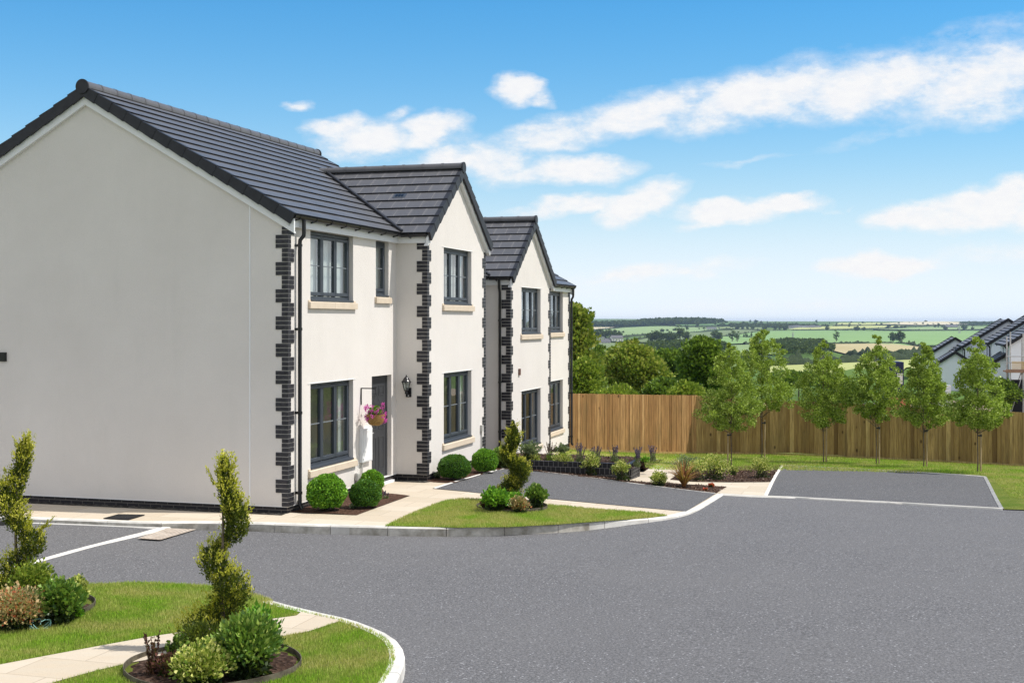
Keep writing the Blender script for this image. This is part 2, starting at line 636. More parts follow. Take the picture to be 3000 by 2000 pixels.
# pale band of moist air low over the horizon
low = wt.math('DIVIDE', 1.0, wt.math('ADD', 1.0, wt.math('POWER', wt.math('MULTIPLY', wt.math('ABSOLUTE', EL), 1 / .102), 2.5)))
tint = wt.mix(1.0, sky.outputs[0], (.17, .80, 1.20), 'MULTIPLY')
skyc = wt.mix(low, tint, (7.2, 7.9, 8.6))
hs = wt.new('ShaderNodeHueSaturation'); hs.inputs['Saturation'].default_value = 1.05
hs.inputs['Hue'].default_value = .5
wt.link(skyc, hs.inputs['Color'])
wt.link(hs.outputs[0], bg.inputs['Color'])
mxw = wt.new('ShaderNodeMixShader')
wt.link(mask, mxw.inputs[0]); wt.link(bg.outputs[0], mxw.inputs[1]); wt.link(cbg.outputs[0], mxw.inputs[2])
wt.link(mxw.outputs[0], wout.inputs['Surface'])

sl = bpy.data.lights.new('sun', 'SUN')
sl.energy = 3.65
sl.angle = R(.53)
sl.color = (1.0, .955, .89)
so = bpy.data.objects.new('sun', sl); COL.objects.link(so)
so.location = (20, 0, 40)
so.rotation_euler = (-sun_dir).to_track_quat('-Z', 'Y').to_euler()

cam = bpy.data.cameras.new('camera')
cam.sensor_width = 36
cam.lens = FPX / 3000 * 36
cam.shift_y = -(1000 - HY) / 3000
cam.clip_end = 30000
cam.clip_start = .1
co = bpy.data.objects.new('camera', cam); COL.objects.link(co)
co.location = (0, 0, CAMZ)
co.rotation_euler = (R(90), 0, 0)
scene.camera = co

scene.view_settings.view_transform = 'Standard'
scene.view_settings.look = 'None'
scene.view_settings.exposure = EXPOSURE = .42
scene.view_settings.gamma = 1
scene.render.engine = 'CYCLES'
scene.cycles.max_bounces = 8
scene.cycles.transparent_max_bounces = 12
scene.cycles.use_denoising = True
scene.cycles.denoiser = 'OPENIMAGEDENOISE'
scene.cycles.denoising_input_passes = 'RGB_ALBEDO_NORMAL'
scene.cycles.denoising_prefilter = 'NONE'
scene.cycles.denoising_quality = 'HIGH'
# ------------------------------------------------------------------ the two rendered houses
HL, HW = 9.1, 7.7          # length along the street, depth
BX, BY0, BY1 = .66, 4.81, 8.60
TAN = math.tan(R(30))
ZD, ZE = .13, 4.765        # render starts / fascia underside


def main_top(x):
    return 5.08 - x * TAN if x > -HW / 2 else 5.08 + (x + HW) * TAN


BT = .736
BYC = (BY0 + BY1) / 2


M['bar'] = mat('glazing_bar_grey', (.16, .18, .20), .5)


def wall_grid(mb, P, u0, u1, v0, v1, holes, rev):
    """P(u, v, depth) -> point; holes (a, b, c, d) in u, v"""
    us = sorted({u0, u1, *[h[0] for h in holes], *[h[1] for h in holes]})
    vs = sorted({v0, v1, *[h[2] for h in holes], *[h[3] for h in holes]})
    for i in range(len(us) - 1):
        for j in range(len(vs) - 1):
            a, b, c, d = us[i], us[i + 1], vs[j], vs[j + 1]
            if any(h[0] <= a + 1e-6 and b <= h[1] + 1e-6 and h[2] <= c + 1e-6 and d <= h[3] + 1e-6 for h in holes):
                continue
            mb.face([P(a, c, 0), P(b, c, 0), P(b, d, 0), P(a, d, 0)])
    for a, b, c, d in holes:
        for q in (((a, c), (b, c)), ((b, c), (b, d)), ((b, d), (a, d)), ((a, d), (a, c))):
            (ua, va), (ub, vb) = q
            mb.face([P(ua, va, 0), P(ub, vb, 0), P(ub, vb, rev), P(ua, va, rev)])


def window(h, xf, y0, y1, z0, z1, n, upper, bars=True):
    """casement window set back in its opening"""
    xr = xf - .085
    fr = MB()
    D = .07
    fr.box(xr - D, xr, y0, y0 + .045, z0 + .03, z1)
    fr.box(xr - D, xr, y1 - .045, y1, z0 + .03, z1)
    fr.box(xr - D, xr - .001, y0 + .045, y1 - .045, z1 - .05, z1)
    fr.box(xr - D, xr - .001, y0 + .045, y1 - .045, z0 + .03, z0 + .085)
    w = (y1 - y0 - .09) / n
    for i in range(1, n):
        yy = y0 + .045 + i * w
        fr.box(xr - D, xr - .002, yy - .022, yy + .022, z0 + .085, z1 - .05)
    o = fr.build('window', M['frame'], h)
    sill = MB()
    sill.hexa([(xf - .15, y0 + .004, z0 + .002), (xf + .018, y0 + .004, z0 + .002), (xf + .018, y1 - .004, z0 + .002), (xf - .15, y1 - .004, z0 + .002),
               (xf - .15, y0 + .004, z0 + .05), (xf + .018, y0 + .004, z0 + .028), (xf + .018, y1 - .004, z0 + .028), (xf - .15, y1 - .004, z0 + .05)])
    sill.build('window_cill', M['frame'], o)
    for i in range(n):
        a = y0 + .045 + i * w + .004
        b = a + w - .008
        c, d = z0 + .10, z1 - .06
        s = MB()
        sx0, sx1 = xr - D + .01, xr + .012
        t_ = .052
        s.box(sx0, sx1, a, a + t_, c, d); s.box(sx0, sx1, b - t_, b, c, d)
        s.box(sx0, sx1, a + t_, b - t_, c, c + t_ + .01); s.box(sx0, sx1, a + t_, b - t_, d - t_, d)
        if bars:
            zm = (c + d) / 2 - .0
            pass
        s.build('casement', M['frame'], o, bevel=.006)
        if bars:
            gb2 = MB(); gb2.box(xr - .017, xr - .008, a + t_, b - t_, zm - .009, zm + .009); gb2.build('glazing_bar', M['bar'], o)
        g = MB(); xg = xr - .018
        g.face([(xg, a + t_ - .005, c + t_), (xg, b - t_ + .005, c + t_), (xg, b - t_ + .005, d - t_ + .005), (xg, a + t_ - .005, d - t_ + .005)])
        g.build('pane', M['glass'], o, recalc=False)
    # curtains inside: pleated strips at the sides
    for side in (0, 1):
        cu = MB()
        wd = (y1 - y0) * (.47 if upper else .13)
        ya = y0 - .02 if side == 0 else y1 - wd + .02
        k = 34 if upper else 14
        for q in range(k):
            xa = xr - .13 + .02 * math.sin(q * 1.9); xb = xr - .13 + .02 * math.sin((q + 1) * 1.9)
            p, r_ = ya + wd * q / k, ya + wd * (q + 1) / k
            cu.face([(xa, p, z0 + .02), (xb, r_, z0 + .02), (xb, r_, z1 - .02), (xa, p, z1 - .02)])
        cu.build('curtain', M['curtain'], o, recalc=False)
    # inner face of the room seen through the glass
    rm = MB()
    xa, xb = xr - .105, xr - 1.3
    ya, yb = y0 - .25, y1 + .25
    za, zb = z0 - .4, z1 + .1
    rm.face([(xb, ya, za), (xb, yb, za), (xb, yb, zb), (xb, ya, zb)])
    rm.face([(xa, ya, za), (xb, ya, za), (xb, ya, zb), (xa, ya, zb)])
    rm.face([(xa, yb, za), (xb, yb, za), (xb, yb, zb), (xa, yb, zb)])
    rm.face([(xa, ya, za), (xb, ya, za), (xb, yb, za), (xa, yb, za)])
    rm.face([(xa, ya, zb), (xb, ya, zb), (xb, yb, zb), (xa, yb, zb)])
    rm.build('room', M['room'], o, recalc=False)
    st = MB()
    ym = (y0 + y1) / 2
    segs = [(y0 - .10, ym - .002), (ym + .002, y1 + .10)] if n > 1 else [(y0 - .06, y1 + .07)]
    for a, b in segs:
        st.hexa([(xf - .06, a, z0 - .13), (xf + .052, a, z0 - .13), (xf + .052, b, z0 - .13), (xf - .06, b, z0 - .13),
                 (xf - .06, a, z0 + .004), (xf + .052, a, z0 - .02), (xf + .052, b, z0 - .02), (xf - .06, b, z0 + .004)])
        # stooled ends
        st.box(xf + .001, xf + .012, a if a < ym and n > 1 else b - .095, a + .095 if a < ym and n > 1 else b, z0 - .01, z0 + .018)
    st.build('window_sill', M['stone'], h, bevel=.004)
    if not upper or xf > 0:
        bd = MB()
        bd.box(xf - .002, xf + .008, y0 - .11, y1 + .11, z1 - .004, z1 + .004)
        bd.build('render_bead', M['white'], h)
    return o


def quoin(h, xc, yc, ox, oy, dx, dy, ztop=ZE, z0=ZD, first=0):
    """brick corner: dx, dy point into the two walls; ox, oy outward signs"""
    mb = MB()
    k = 0
    z = z0
    while z + .075 <= ztop + .02:
        blk = (int(round((z - z0) / .075)) // 3 + first) % 2
        la, lb = (.215, .102) if blk == 0 else (.102, .215)
        j = (random.random() - .5) * .004
        la += j; lb += j
        x0, x1 = xc + ox * .012, xc + dx * la
        y0, y1 = yc + oy * .012, yc + dy * lb
        mb.m = 0
        mb.box(x0, x1, y0, y1, z + .010, min(z + .075, ztop))
        mb.m = 1
        mb.box(xc + ox * .006, xc + dx * (la - .004), yc + oy * .006, yc + dy * (lb - .004), z - .0005, z + .0105)
        z += .075; k += 1
    return mb.build('brick_quoin', [M['brick'], M['mortar']], h)


def m_tile(name, c1, c2, rough):
    m = mat(name, rough=rough, spec=.45)
    t = NT(m); v = t.coord('Object'); g = t.new('ShaderNodeNewGeometry')
    n = t.noise(v, 26, 6, .75)
    c = t.ramp(n, [(.3, c1), (.7, c2)])
    c = t.mix(t.math('MULTIPLY', g.outputs['Random Per Island'], .28), c, tuple(k * .62 for k in c1))
    big = t.noise(t.coord('Object', scale=(1, 1, .6)), 1.4, 5, .65)
    c = t.mix(t.ramp(big, [(.5, (0, 0, 0)), (.8, (.30, .30, .30))]), c, (.15, .15, .15))
    sp = t.noise(v, 7.0, 8, .8)
    c = t.mix(t.ramp(sp, [(.70, (0, 0, 0)), (.74, (.5, .5, .5))]), c, (.30, .30, .29))
    t.base(c)
    t.bump(t.noise(v, 90, 3, .7), .25, .004)
    return m


M['tile'] = m_tile('concrete_roof_tile', (.088, .087, .093), (.128, .127, .134), .44)
M['tilehighlight'] = mat('tile_edge_highlight', (.26, .25, .25), .9)  # pale colour painting in the highlight on tile edges
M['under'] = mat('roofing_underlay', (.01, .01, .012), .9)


def tiles(h, P0, u, w, n, ext, nrows, g, tw=.300, name='roof', joints=False):
    """stepped rows of flat tiles. ext(i) -> (u0, u1) for row i"""
    P0, u, w, n = Vector(P0), Vector(u), Vector(w), Vector(n)
    mb = MB()
    for i in range(nrows):
        a0, a1 = ext(i)
        off = (.5 if i % 2 else 0) * tw
        k = math.floor((a0 - off) / tw)
        wb, wt_ = i * g, (i + 1) * g + .03
        while True:
            ta = max(a0, off + k * tw); tb = min(a1, off + (k + 1) * tw)
            k += 1
            if ta >= a1 - 1e-4: break
            if tb - ta < .02: continue
            tb2 = tb - .003
            jz = (random.random() - .5) * .003

            def P(a, b, d): return P0 + u * a + w * b + n * d
            mb.m = 0
            mb.hexa([P(ta, wb, -.002 + jz), P(tb2, wb, -.002 + jz), P(tb2, wt_, -.016), P(ta, wt_, -.016),
                     P(ta, wb, .032 + jz), P(tb2, wb, .032 + jz), P(tb2, wt_, .002), P(ta, wt_, .002)])
            mb.mi[-4] = 2  # lower tile edge coloured near-black, drawing dark lines along the rows
            if joints and tb < a1 - .01:
                mb.m = 1  # painted highlight strip beside each joint
                mb.face([P(tb - .007, wb + .004, .0332), P(tb + .001, wb + .004, .0332), P(tb + .001, wt_ - .036, .0052), P(tb - .007, wt_ - .036, .0052)])
                if random.random() < .5:
                    mb.face([P(tb - .03, wb + .004, .0332), P(tb - .026, wb + .004, .0332), P(tb - .026, wt_ - .036, .0052), P(tb - .03, wt_ - .036, .0052)])
        if joints is False and False: pass
        mb.m = 2
        mb.face([P0 + u * a0 + w * wb - n * .014, P0 + u * a1 + w * wb - n * .014, P0 + u * a1 + w * (i + 1) * g - n * .014, P0 + u * a0 + w * (i + 1) * g - n * .014])
    return mb.build(name, [M['tile'], M['tilehighlight'], M['under']], h, recalc=True)


def verge(h, P0, w, n, out, nrows, g, name='verge_cap'):
    """stepped dry verge units running up slope"""
    P0, w, n, out = Vector(P0), Vector(w), Vector(n), Vector(out)
    mb = MB()
    for i in range(nrows):
        a, b = i * g - .01, (i + 1) * g - .004
        q0, q1 = .034, .014
        d0, d1 = -.165, -.150

        def P(o_, s, d): return P0 + out * o_ + w * s + n * d
        mb.hexa([P(0, a, d0), P(.052, a, d0), P(.046, b, d1), P(0, b, d1), P(0, a, q0), P(.052, a, q0), P(.046, b, q1), P(0, b, q1)])
        # top flange over the tile
        mb.hexa([P(-.045, a, q0 - .006), P(0, a, q0 - .006), P(0, b, q1 - .006), P(-.045, b, q1 - .006),
                 P(-.045, a, q0), P(0, a, q0), P(0, b, q1), P(-.045, b, q1)])
    return mb.build(name, M['verge'], h)


def ridge(h, a, b, r=.105, seg=.45, endcap=True):
    a, b = Vector(a), Vector(b)
    L = (b - a).length; d = (b - a) / L
    mb = MB(); s = 0
    up = Vector((0, 0, 1)); side = d.cross(up)
    nseg = 12
    while s < L - .05:
        e = min(s + seg - .012, L)
        for p, q, rr in ((s, e, r), (s - .015, s + .035, r + .007)):
            p = max(p, 0)
            base = len(mb.v)
            for t_ in (p, q):
                for k in range(nseg + 1):
                    an = math.pi * (-.08 + 1.16 * k / nseg)
                    mb.v.append(tuple(a + d * t_ + side * math.cos(an) * rr + up * (math.sin(an) * rr - r * .25)))
            for k in range(nseg):
                mb.f.append((base + k, base + k + 1, base + nseg + 2 + k, base + nseg + 1 + k)); mb.mi.append(0)
        s += seg
    o = mb.build('ridge_tile', M['tile'], h, smooth=True, recalc=False)
    if endcap:
        for e, s_ in ((a, -1), (b, 1)):
            c = MB()
            pts = []
            for k in range(20):
                an = 2 * math.pi * k / 20
                pts.append((math.cos(an) * (r + .022), math.sin(an) * (r + .022)))
            base = len(c.v)
            for off in (0, .03):
                for px_, pz_ in pts:
                    c.v.append(tuple(e + d * s_ * (off + .001) + side * px_ + up * (pz_ - .03)))
            for k in range(20):
                c.f.append((base + k, base + (k + 1) % 20, base + 20 + (k + 1) % 20, base + 20 + k)); c.mi.append(0)
            c.f.append(tuple(base + k for k in range(20))); c.mi.append(0)
            c.f.append(tuple(base + 20 + k for k in range(20))); c.mi.append(0)
            c.build('ridge_end_cap', M['verge'], h)
            if s_ < 0 and endcap == 'first': break
    return o


def gutter(h, a, b, r=.056, brackets=True, out=(1, 0, 0), bstep=.62):
    a, b, out = Vector(a), Vector(b), Vector(out)
    d = (b - a).normalized(); up = Vector((0, 0, 1))
    mb = MB(); n = 10
    prof = []
    for k in range(n + 1):
        an = math.pi + math.pi * k / n
        prof.append((math.cos(an) * r, math.sin(an) * r))
    for k in range(n, -1, -1):
        an = math.pi + math.pi * k / n
        prof.append((math.cos(an) * (r - .006), math.sin(an) * (r - .006)))
    base = len(mb.v); m_ = len(prof)
    for p in (a, b):
        for x_, z_ in prof: mb.v.append(tuple(p + out * x_ + up * z_))
    for k in range(m_):
        k2 = (k + 1) % m_
        mb.f.append((base + k, base + k2, base + m_ + k2, base + m_ + k)); mb.mi.append(0)
    # end stops
    for p in (a, b):
        mb.face([p + out * math.cos(math.pi + math.pi * k / n) * r + up * math.sin(math.pi + math.pi * k / n) * r for k in range(n + 1)])
    o = mb.build('gutter', M['black'], h, smooth=True)
    if brackets:
        L = (b - a).length; s = .18
        while s < L:
            k = MB(); p = a + d * s
            k.bar(p - out * (r + .03) - up * .075, p + out * (r - .01) - up * (r * .75), .022, .028)
            k.bar(p - out * (r + .026) - up * .12, p - out * (r + .026) - up * .02, .03, .016, up=out)
            k.bar(p + out * (r - .01) - up * (r * .7), p + out * (r + .004) + up * .004, .022, .01)
            k.build('gutter_bracket', M['black'], o)
            s += bstep
    return o


def downpipe(h, pts, brackets, wallx=None, wally=None, r=.034):
    mb = MB(); mb.tube(pts, r, 12)
    o = mb.build('downpipe', M['black'], h, smooth=True)
    px_, py_ = pts[-2][0], pts[-2][1]
    for z in brackets:
        k = MB()
        k.tube([(px_, py_, z - .022), (px_, py_, z + .022)], r + .009, 12)
        if wallx is not None: k.box(wallx, px_, py_ - .012, py_ + .012, z - .01, z + .01); k.box(wallx, wallx + .008, py_ - .05, py_ + .05, z - .02, z + .02)
        if wally is not None: k.box(px_ - .012, px_ + .012, wally, py_, z - .01, z + .01)
        k.build('pipe_bracket', M['black'], o)
    return o


def panel_door(h, xf, y0, y1, z0, z1):
    x = xf - .10
    d = MB(); d.box(x - .05, x, y0 + .06, y1 - .06, z0 + .03, z1 - .06)
    o = d.build('door', M['door'], h)
    f = MB()
    f.box(x - .055, x + .012, y0, y0 + .058, z0, z1); f.box(x - .055, x + .012, y1 - .058, y1, z0, z1); f.box(x - .055, x + .012, y0 + .058, y1 - .058, z1 - .058, z1)
    f.build('door_frame', M['door'], o)
    ya, yb = y0 + .06, y1 - .06
    W_ = yb - ya
    for c0, c1 in ((.13, .44), (.56, .87)):
        for r0, r1 in ((.10, .43), (.50, .75), (.83, .93)):
            H_ = z1 - z0 - .09
            pa, pb = ya + W_ * c0, ya + W_ * c1
            za, zb = z0 + .03 + H_ * r0, z0 + .03 + H_ * r1
            k = MB()
            w_ = .022
            k.box(x, x + .008, pa, pb, za, za + w_); k.box(x, x + .008, pa, pb, zb - w_, zb)
            k.box(x, x + .008, pa, pa + w_, za + w_, zb - w_); k.box(x, x + .008, pb - w_, pb, za + w_, zb - w_)
            k.box(x, x + .006, pa + .05, pb - .05, za + .05, zb - .05)
            k.build('door_panel', M['door'], o, bevel=.003)
    k = MB(); k.box(x, x + .045, y0 + .10, y0 + .12, z0 + .98, z0 + 1.0); k.box(x + .035, x + .05, y0 + .10, y0 + .22, z0 + .98, z0 + 1.0)
    k.box(x, x + .008, y0 + .09, y0 + .125, z0 + .88, z0 + 1.08)
    k.build('door_handle', M['steel'], o)
    s = MB(); s.box(x - .05, xf + .06, y0 - .02, y1 + .02, z0 - .05, z0)
    s.build('threshold', M['white'], o)
    return o


def build_house(loc, rz, label, mirror, second=False):
    h = thing('rendered_house', label, 'house', loc, rz, 'matching rendered houses with brick quoins')
    MB.mir = HL if mirror else None
    up_w = (.86, 2.67, 3.55, 4.765)
    sm_w = (3.75, 4.40, 3.68, 4.765)
    lo_w = (.86, 2.67, .65, 2.13)
    dr = (3.55, 4.55, .05, 2.14)
    b_up = (5.80, 7.61, 3.55, 4.74)
    b_lo = (5.80, 7.61, .66, 2.13)
    ev = 4.86
    mb = MB()
    rev = .16
    drw = (dr[0], dr[1], ZD, dr[3])
    wall_grid(mb, lambda u, v, d: (-d, u, v), 0, BY0, ZD, ev, [up_w[:3] + (4.765,), sm_w, lo_w, drw], rev)
    wall_grid(mb, lambda u, v, d: (BX - d, u, v), BY0, BY1, ZD, 4.80, [b_up, b_lo], rev)
    mb.face([(0, BY0, ZD), (BX, BY0, ZD), (BX, BY0, ev), (0, BY0, ev)])
    mb.face([(0, BY1, ZD), (BX, BY1, ZD), (BX, BY1, ev), (0, BY1, ev)])
    mb.face([(0, BY1, ZD), (0, HL, ZD), (0, HL, ev), (0, BY1, ev)])
    # bump gable
    zg = 6.50 - .17
    mb.face([(BX, BY0, 4.80), (BX, BY1, 4.80), (BX, BY1, 4.86), (BX, BYC, zg), (BX, BY0, 4.86)])
    for y in (0, HL):
        mb.face([(0, y, ZD), (-HW, y, ZD), (-HW, y, ev), (-HW / 2, y, ev + HW / 2 * TAN), (0, y, ev)])
    mb.face([(-HW, 0, ZD), (-HW, HL, ZD), (-HW, HL, ev), (-HW, 0, ev)])
    mb.build('wall', M['render'], h, recalc=False)
    # plinth
    pl = MB()
    i_ = .008
    zb = -1.6
    for a, b in (((-HW + i_, i_), (-i_, i_)), ((-i_, i_), (-i_, BY0 + i_)), ((-i_, BY0 + i_), (BX - i_, BY0 + i_)), ((BX - i_, BY0 + i_), (BX - i_, BY1 - i_)),
                 ((BX - i_, BY1 - i_), (-i_, BY1 - i_)), ((-i_, BY1 - i_), (-i_, HL - i_)), ((-i_, HL - i_), (-HW + i_, HL - i_)), ((-HW + i_, HL - i_), (-HW + i_, i_))):
        pl.face([(a[0], a[1], zb), (b[0], b[1], zb), (b[0], b[1], ZD + .002), (a[0], a[1], ZD + .002)])
    pl.build('plinth', M['plinth'], h, recalc=False)
    bl = MB()
    bl.box(-.02, .004, .0, BY0, ZD - .004, ZD + .004); bl.box(-HW, 0, -.004, .02, ZD - .004, ZD + .004)
    bl.build('bell_bead', M['white'], h)
    # quoins
    quoin(h, 0, 0, 1, -1, -1, 1, first=1)
    quoin(h, BX, BY0, 1, -1, -1, 1, first=0)
    quoin(h, BX, BY1, 1, 1, -1, -1, first=0)
    quoin(h, 0, HL, 1, 1, -1, -1, first=1)
    # windows, door
    window(h, 0, *up_w[:3], 4.755, 3, True)
    window(h, 0, *sm_w[:3], 4.755, 1, True)
    window(h, 0, *lo_w, 3, False)
    window(h, BX, *b_up, 3, True)
    window(h, BX, *b_lo, 3, False)
    panel_door(h, 0, *dr)
    # main roof
    c, s = math.cos(R(30)), math.sin(R(30))
    y0r, y1r = -.075, HL + .075
    xe = .165
    nr = 14
    g = (HW / 2 + xe) / c / nr
    zt = main_top(xe) - .028 / c
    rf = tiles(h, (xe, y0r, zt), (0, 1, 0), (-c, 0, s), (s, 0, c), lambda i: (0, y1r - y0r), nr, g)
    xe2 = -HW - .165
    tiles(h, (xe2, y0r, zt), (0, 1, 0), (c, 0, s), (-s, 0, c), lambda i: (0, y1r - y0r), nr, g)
    for yv, o_ in ((y0r, -1), (y1r, 1)):
        verge(rf, (xe, yv, zt), (-c, 0, s), (s, 0, c), (0, o_, 0), nr, g)
        verge(rf, (xe2, yv, zt), (c, 0, s), (-s, 0, c), (0, o_, 0), nr, g)
    zr_ = main_top(-HW / 2)
    ridge(rf, (-HW / 2, y0r - .04, zr_ - .01), (-HW / 2, y1r + .04, zr_ - .01))
    # barge boards and eaves
    for yv, o_ in ((0, -1), (HL, 1)):
        bb = MB()
        for sx in (1, -1):
            xa = (xe - .02) if sx == 1 else (-HW - xe + .02)
            xm = -HW / 2
            za, zm = main_top(xe - .02), main_top(xm)
            ya, yb = yv + o_ * .022, yv + o_ * .062
            bb.hexa([(xa, ya, za - .345), (xm, ya, zm - .345), (xm, yb, zm - .345), (xa, yb, za - .345),
                     (xa, ya, za - .10), (xm, ya, zm - .10), (xm, yb, zm - .10), (xa, yb, za - .10)])
            bb.hexa([(xa, yv - o_ * .01, za - .345), (xm, yv - o_ * .01, zm - .345), (xm, ya, zm - .345), (xa, ya, za - .345),
                     (xa, yv - o_ * .01, za - .325), (xm, yv - o_ * .01, zm - .325), (xm, ya, zm - .325), (xa, ya, za - .325)])
        bb.box(-.02, .075, yv + o_ * .004, yv + o_ * .06, ZE - .001, 5.0)
        bb.build('barge_board', M['white'], h)
    fa = MB()
    fa.box(.050, .072, -.062, BY0 - .05, ZE, 4.95); fa.box(-.03, .05, -.02, BY0 - .05, ZE, ZE + .012)
    fa.build('fascia', M['white'], h); fa = MB()
    fa.box(.050, .072, BY1 + .05, HL + .062, ZE, 4.95); fa.box(-.03, .05, BY1 + .05, HL + .02, ZE, ZE + .012)
    fa.build('fascia', M['white'], h); fa = MB()
    fa.box(.052, BX + .095, BY0 - .072, BY0 - .050, ZE, 4.95); fa.box(.03, BX + .09, BY0 - .05, BY0 + .02, ZE, ZE + .012)
    fa.build('fascia', M['white'], h); fa = MB()
    fa.box(.052, BX + .095, BY1 + .050, BY1 + .072, ZE, 4.95); fa.box(.03, BX + .09, BY1 - .02, BY1 + .05, ZE, ZE + .012)
    fa.build('fascia', M['white'], h); fa = MB()
    fa.box(-HW - .072, -HW - .05, -.06, HL + .06, ZE, 4.95)
    fa.build('fascia', M['white'], h)
    # bump roof
    cb = 1 / math.hypot(1, BT); sb = BT * cb
    ye = BYC - (BY0 - .17)
    nb = 8
    gb = ye / cb / nb
    zeb = 6.50 - ye * BT
    xf = BX + .085
    for sg in (-1, 1):
        P0 = (xf, BYC + sg * ye, zeb - .028 / cb)

        def ext(i):
            zlow = zeb + i * gb * sb
            xb = (5.08 - zlow - gb * sb * .35) / TAN
            return (0, xf - xb + .05)
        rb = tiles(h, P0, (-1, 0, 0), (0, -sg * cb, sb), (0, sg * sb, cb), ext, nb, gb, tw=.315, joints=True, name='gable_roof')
        verge(rb, P0, (0, -sg * cb, sb), (0, sg * sb, cb), (1, 0, 0), nb, gb)
        # valley lining
        vz0, vz1 = 4.97, 6.47
        va = Vector(((5.08 - vz0) / TAN, BYC + sg * (6.5 - vz0) / BT, vz0 + .035)); vb = Vector(((5.08 - vz1) / TAN, BYC + sg * (6.5 - vz1) / BT, vz1 + .035))
        k = MB(); k.bar(va, vb, .055, .05); k.build('valley_flashing', M['verge'], rb)
        bb = MB()
        ya, yb = BYC + sg * (ye - .03), BYC
        za, zm = zeb + .02, 6.50
        bb.hexa([(BX + .036, ya, za - .30), (BX + .036, yb, zm - .30), (BX + .078, yb, zm - .30), (BX + .078, ya, za - .30),
                 (BX + .036, ya, za - .10), (BX + .036, yb, zm - .10), (BX + .078, yb, zm - .10), (BX + .078, ya, za - .10)])
        bb.hexa([(BX - .01, ya, za - .30), (BX - .01, yb, zm - .30), (BX + .036, yb, zm - .30), (BX + .036, ya, za - .30),
                 (BX - .01, ya, za - .28), (BX - .01, yb, zm - .28), (BX + .036, yb, zm - .28), (BX + .036, ya, za - .28)])
        bb.build('barge_board', M['white'], h)
        gy = BYC + sg * (BYC - BY0 + .135)
        gutter(h, (.16, gy, 4.935), (xf - .03, gy, 4.935), out=(0, sg, 0), bstep=.34)
    ridge(h, (xf + .03, BYC, 6.515), ((5.08 - 6.5) / TAN - .1, BYC, 6.515), r=.10, endcap='first')
    gutter(h, (.135, -.07, 4.945), (.135, BY0 - .08, 4.945))
    gutter(h, (.135, BY1 + .16, 4.945), (.135, HL + .07, 4.945))
    yp = .33 if not second else .10
    downpipe(h, [(.135, yp, 4.90), (.135, yp, 4.68), (.13, yp, 4.63), (.08, yp - .03, 4.56), (.075, yp - .03, 4.50), (.075, yp - .03, .13), (.12, yp - .03, .06)],
             (4.47, 3.07, 1.67, .33), wallx=0)
    if second:
        downpipe(h, [(.42, BY1 + .135, 4.90), (.42, BY1 + .135, 4.70), (.42, BY1 + .075, 4.58), (.42, BY1 + .075, .25), (.42, BY1 + .075, .2)], (3.9, 2.4, 1.2), wally=BY1)
    # roof vent tile
    k = MB()
    P0 = Vector((xf, BYC - ye, zeb - .028 / cb)); u = Vector((-1, 0, 0)); w = Vector((0, cb, sb)); n = Vector((0, -sb, cb))

    def Q(a, b, d): return P0 + u * a + w * b + n * d
    va, vb, wa, wb_ = .93, 1.21, 4.28 * gb, 4.86 * gb
    k.m = 0
    k.hexa([Q(va, wa, .0), Q(vb, wa, .0), Q(vb, wb_, .0), Q(va, wb_, .0), Q(va, wa, .030), Q(vb, wa, .030), Q(vb, wb_, .018), Q(va, wb_, .018)])
    k.m = 1
    for q in range(3):
        a = va + .05 + q * .066
        k.hexa([Q(a, wa + .05, .02), Q(a + .052, wa + .05, .02), Q(a + .052, wb_ - .03, .02), Q(a, wb_ - .03, .02),
                Q(a, wa + .05, .034), Q(a + .052, wa + .05, .034), Q(a + .052, wb_ - .03, .024), Q(a, wb_ - .03, .024)])
    if not second:
        k.build('roof_vent', [M['frame'], M['black']], h)
    # movement joint and vents in the render
    if not second:
        k = MB(); k.box(-.705, -.683, -.007, .01, ZD, main_top(-.69) - .345)
        k.build('movement_joint', M['white'], h)
        k = MB(); k.box(-5.66, -5.50, -.035, .01, 2.49, 2.65)
        for q in range(4): k.box(-5.65, -5.51, -.045, -.035, 2.505 + q * .035, 2.525 + q * .035)
        k.build('wall_vent', M['black'], h)
        k = MB(); k.box(BX - .005, BX + .05, 8.22, 8.33, .72, .86); k.tube([(BX + .02, 8.275, .72), (BX + .02, 8.275, .1)], .015, 8)
        k.build('service_box', M['vent'], h)
    else:
        k = MB(); k.box(BX - .005, BX + .035, 7.78, 7.90, 2.54, 2.70)
        k.build('wall_vent', M['brown'], h)
    MB.mir = None
    return h


M['vent'] = mat('grey_plastic', (.45, .44, .41), .6)
M['brown'] = mat('brown_plastic', (.12, .055, .035), .6)
HRZ = -ANG
o1 = W(0, 0)
house1 = build_house((o1[0], o1[1], 0), HRZ, 'nearest cream rendered house with its big blank gable wall and slate grey tiled roof', False)
o2 = W(10.08, 0)
house2 = build_house((o2[0], o2[1], -.68), HRZ, 'farther cream rendered house beyond the first, its end wall meeting the wooden fence', True, True)


def hp(s, t, z):
    p = W(t, s)
    return (p[0], p[1], z)


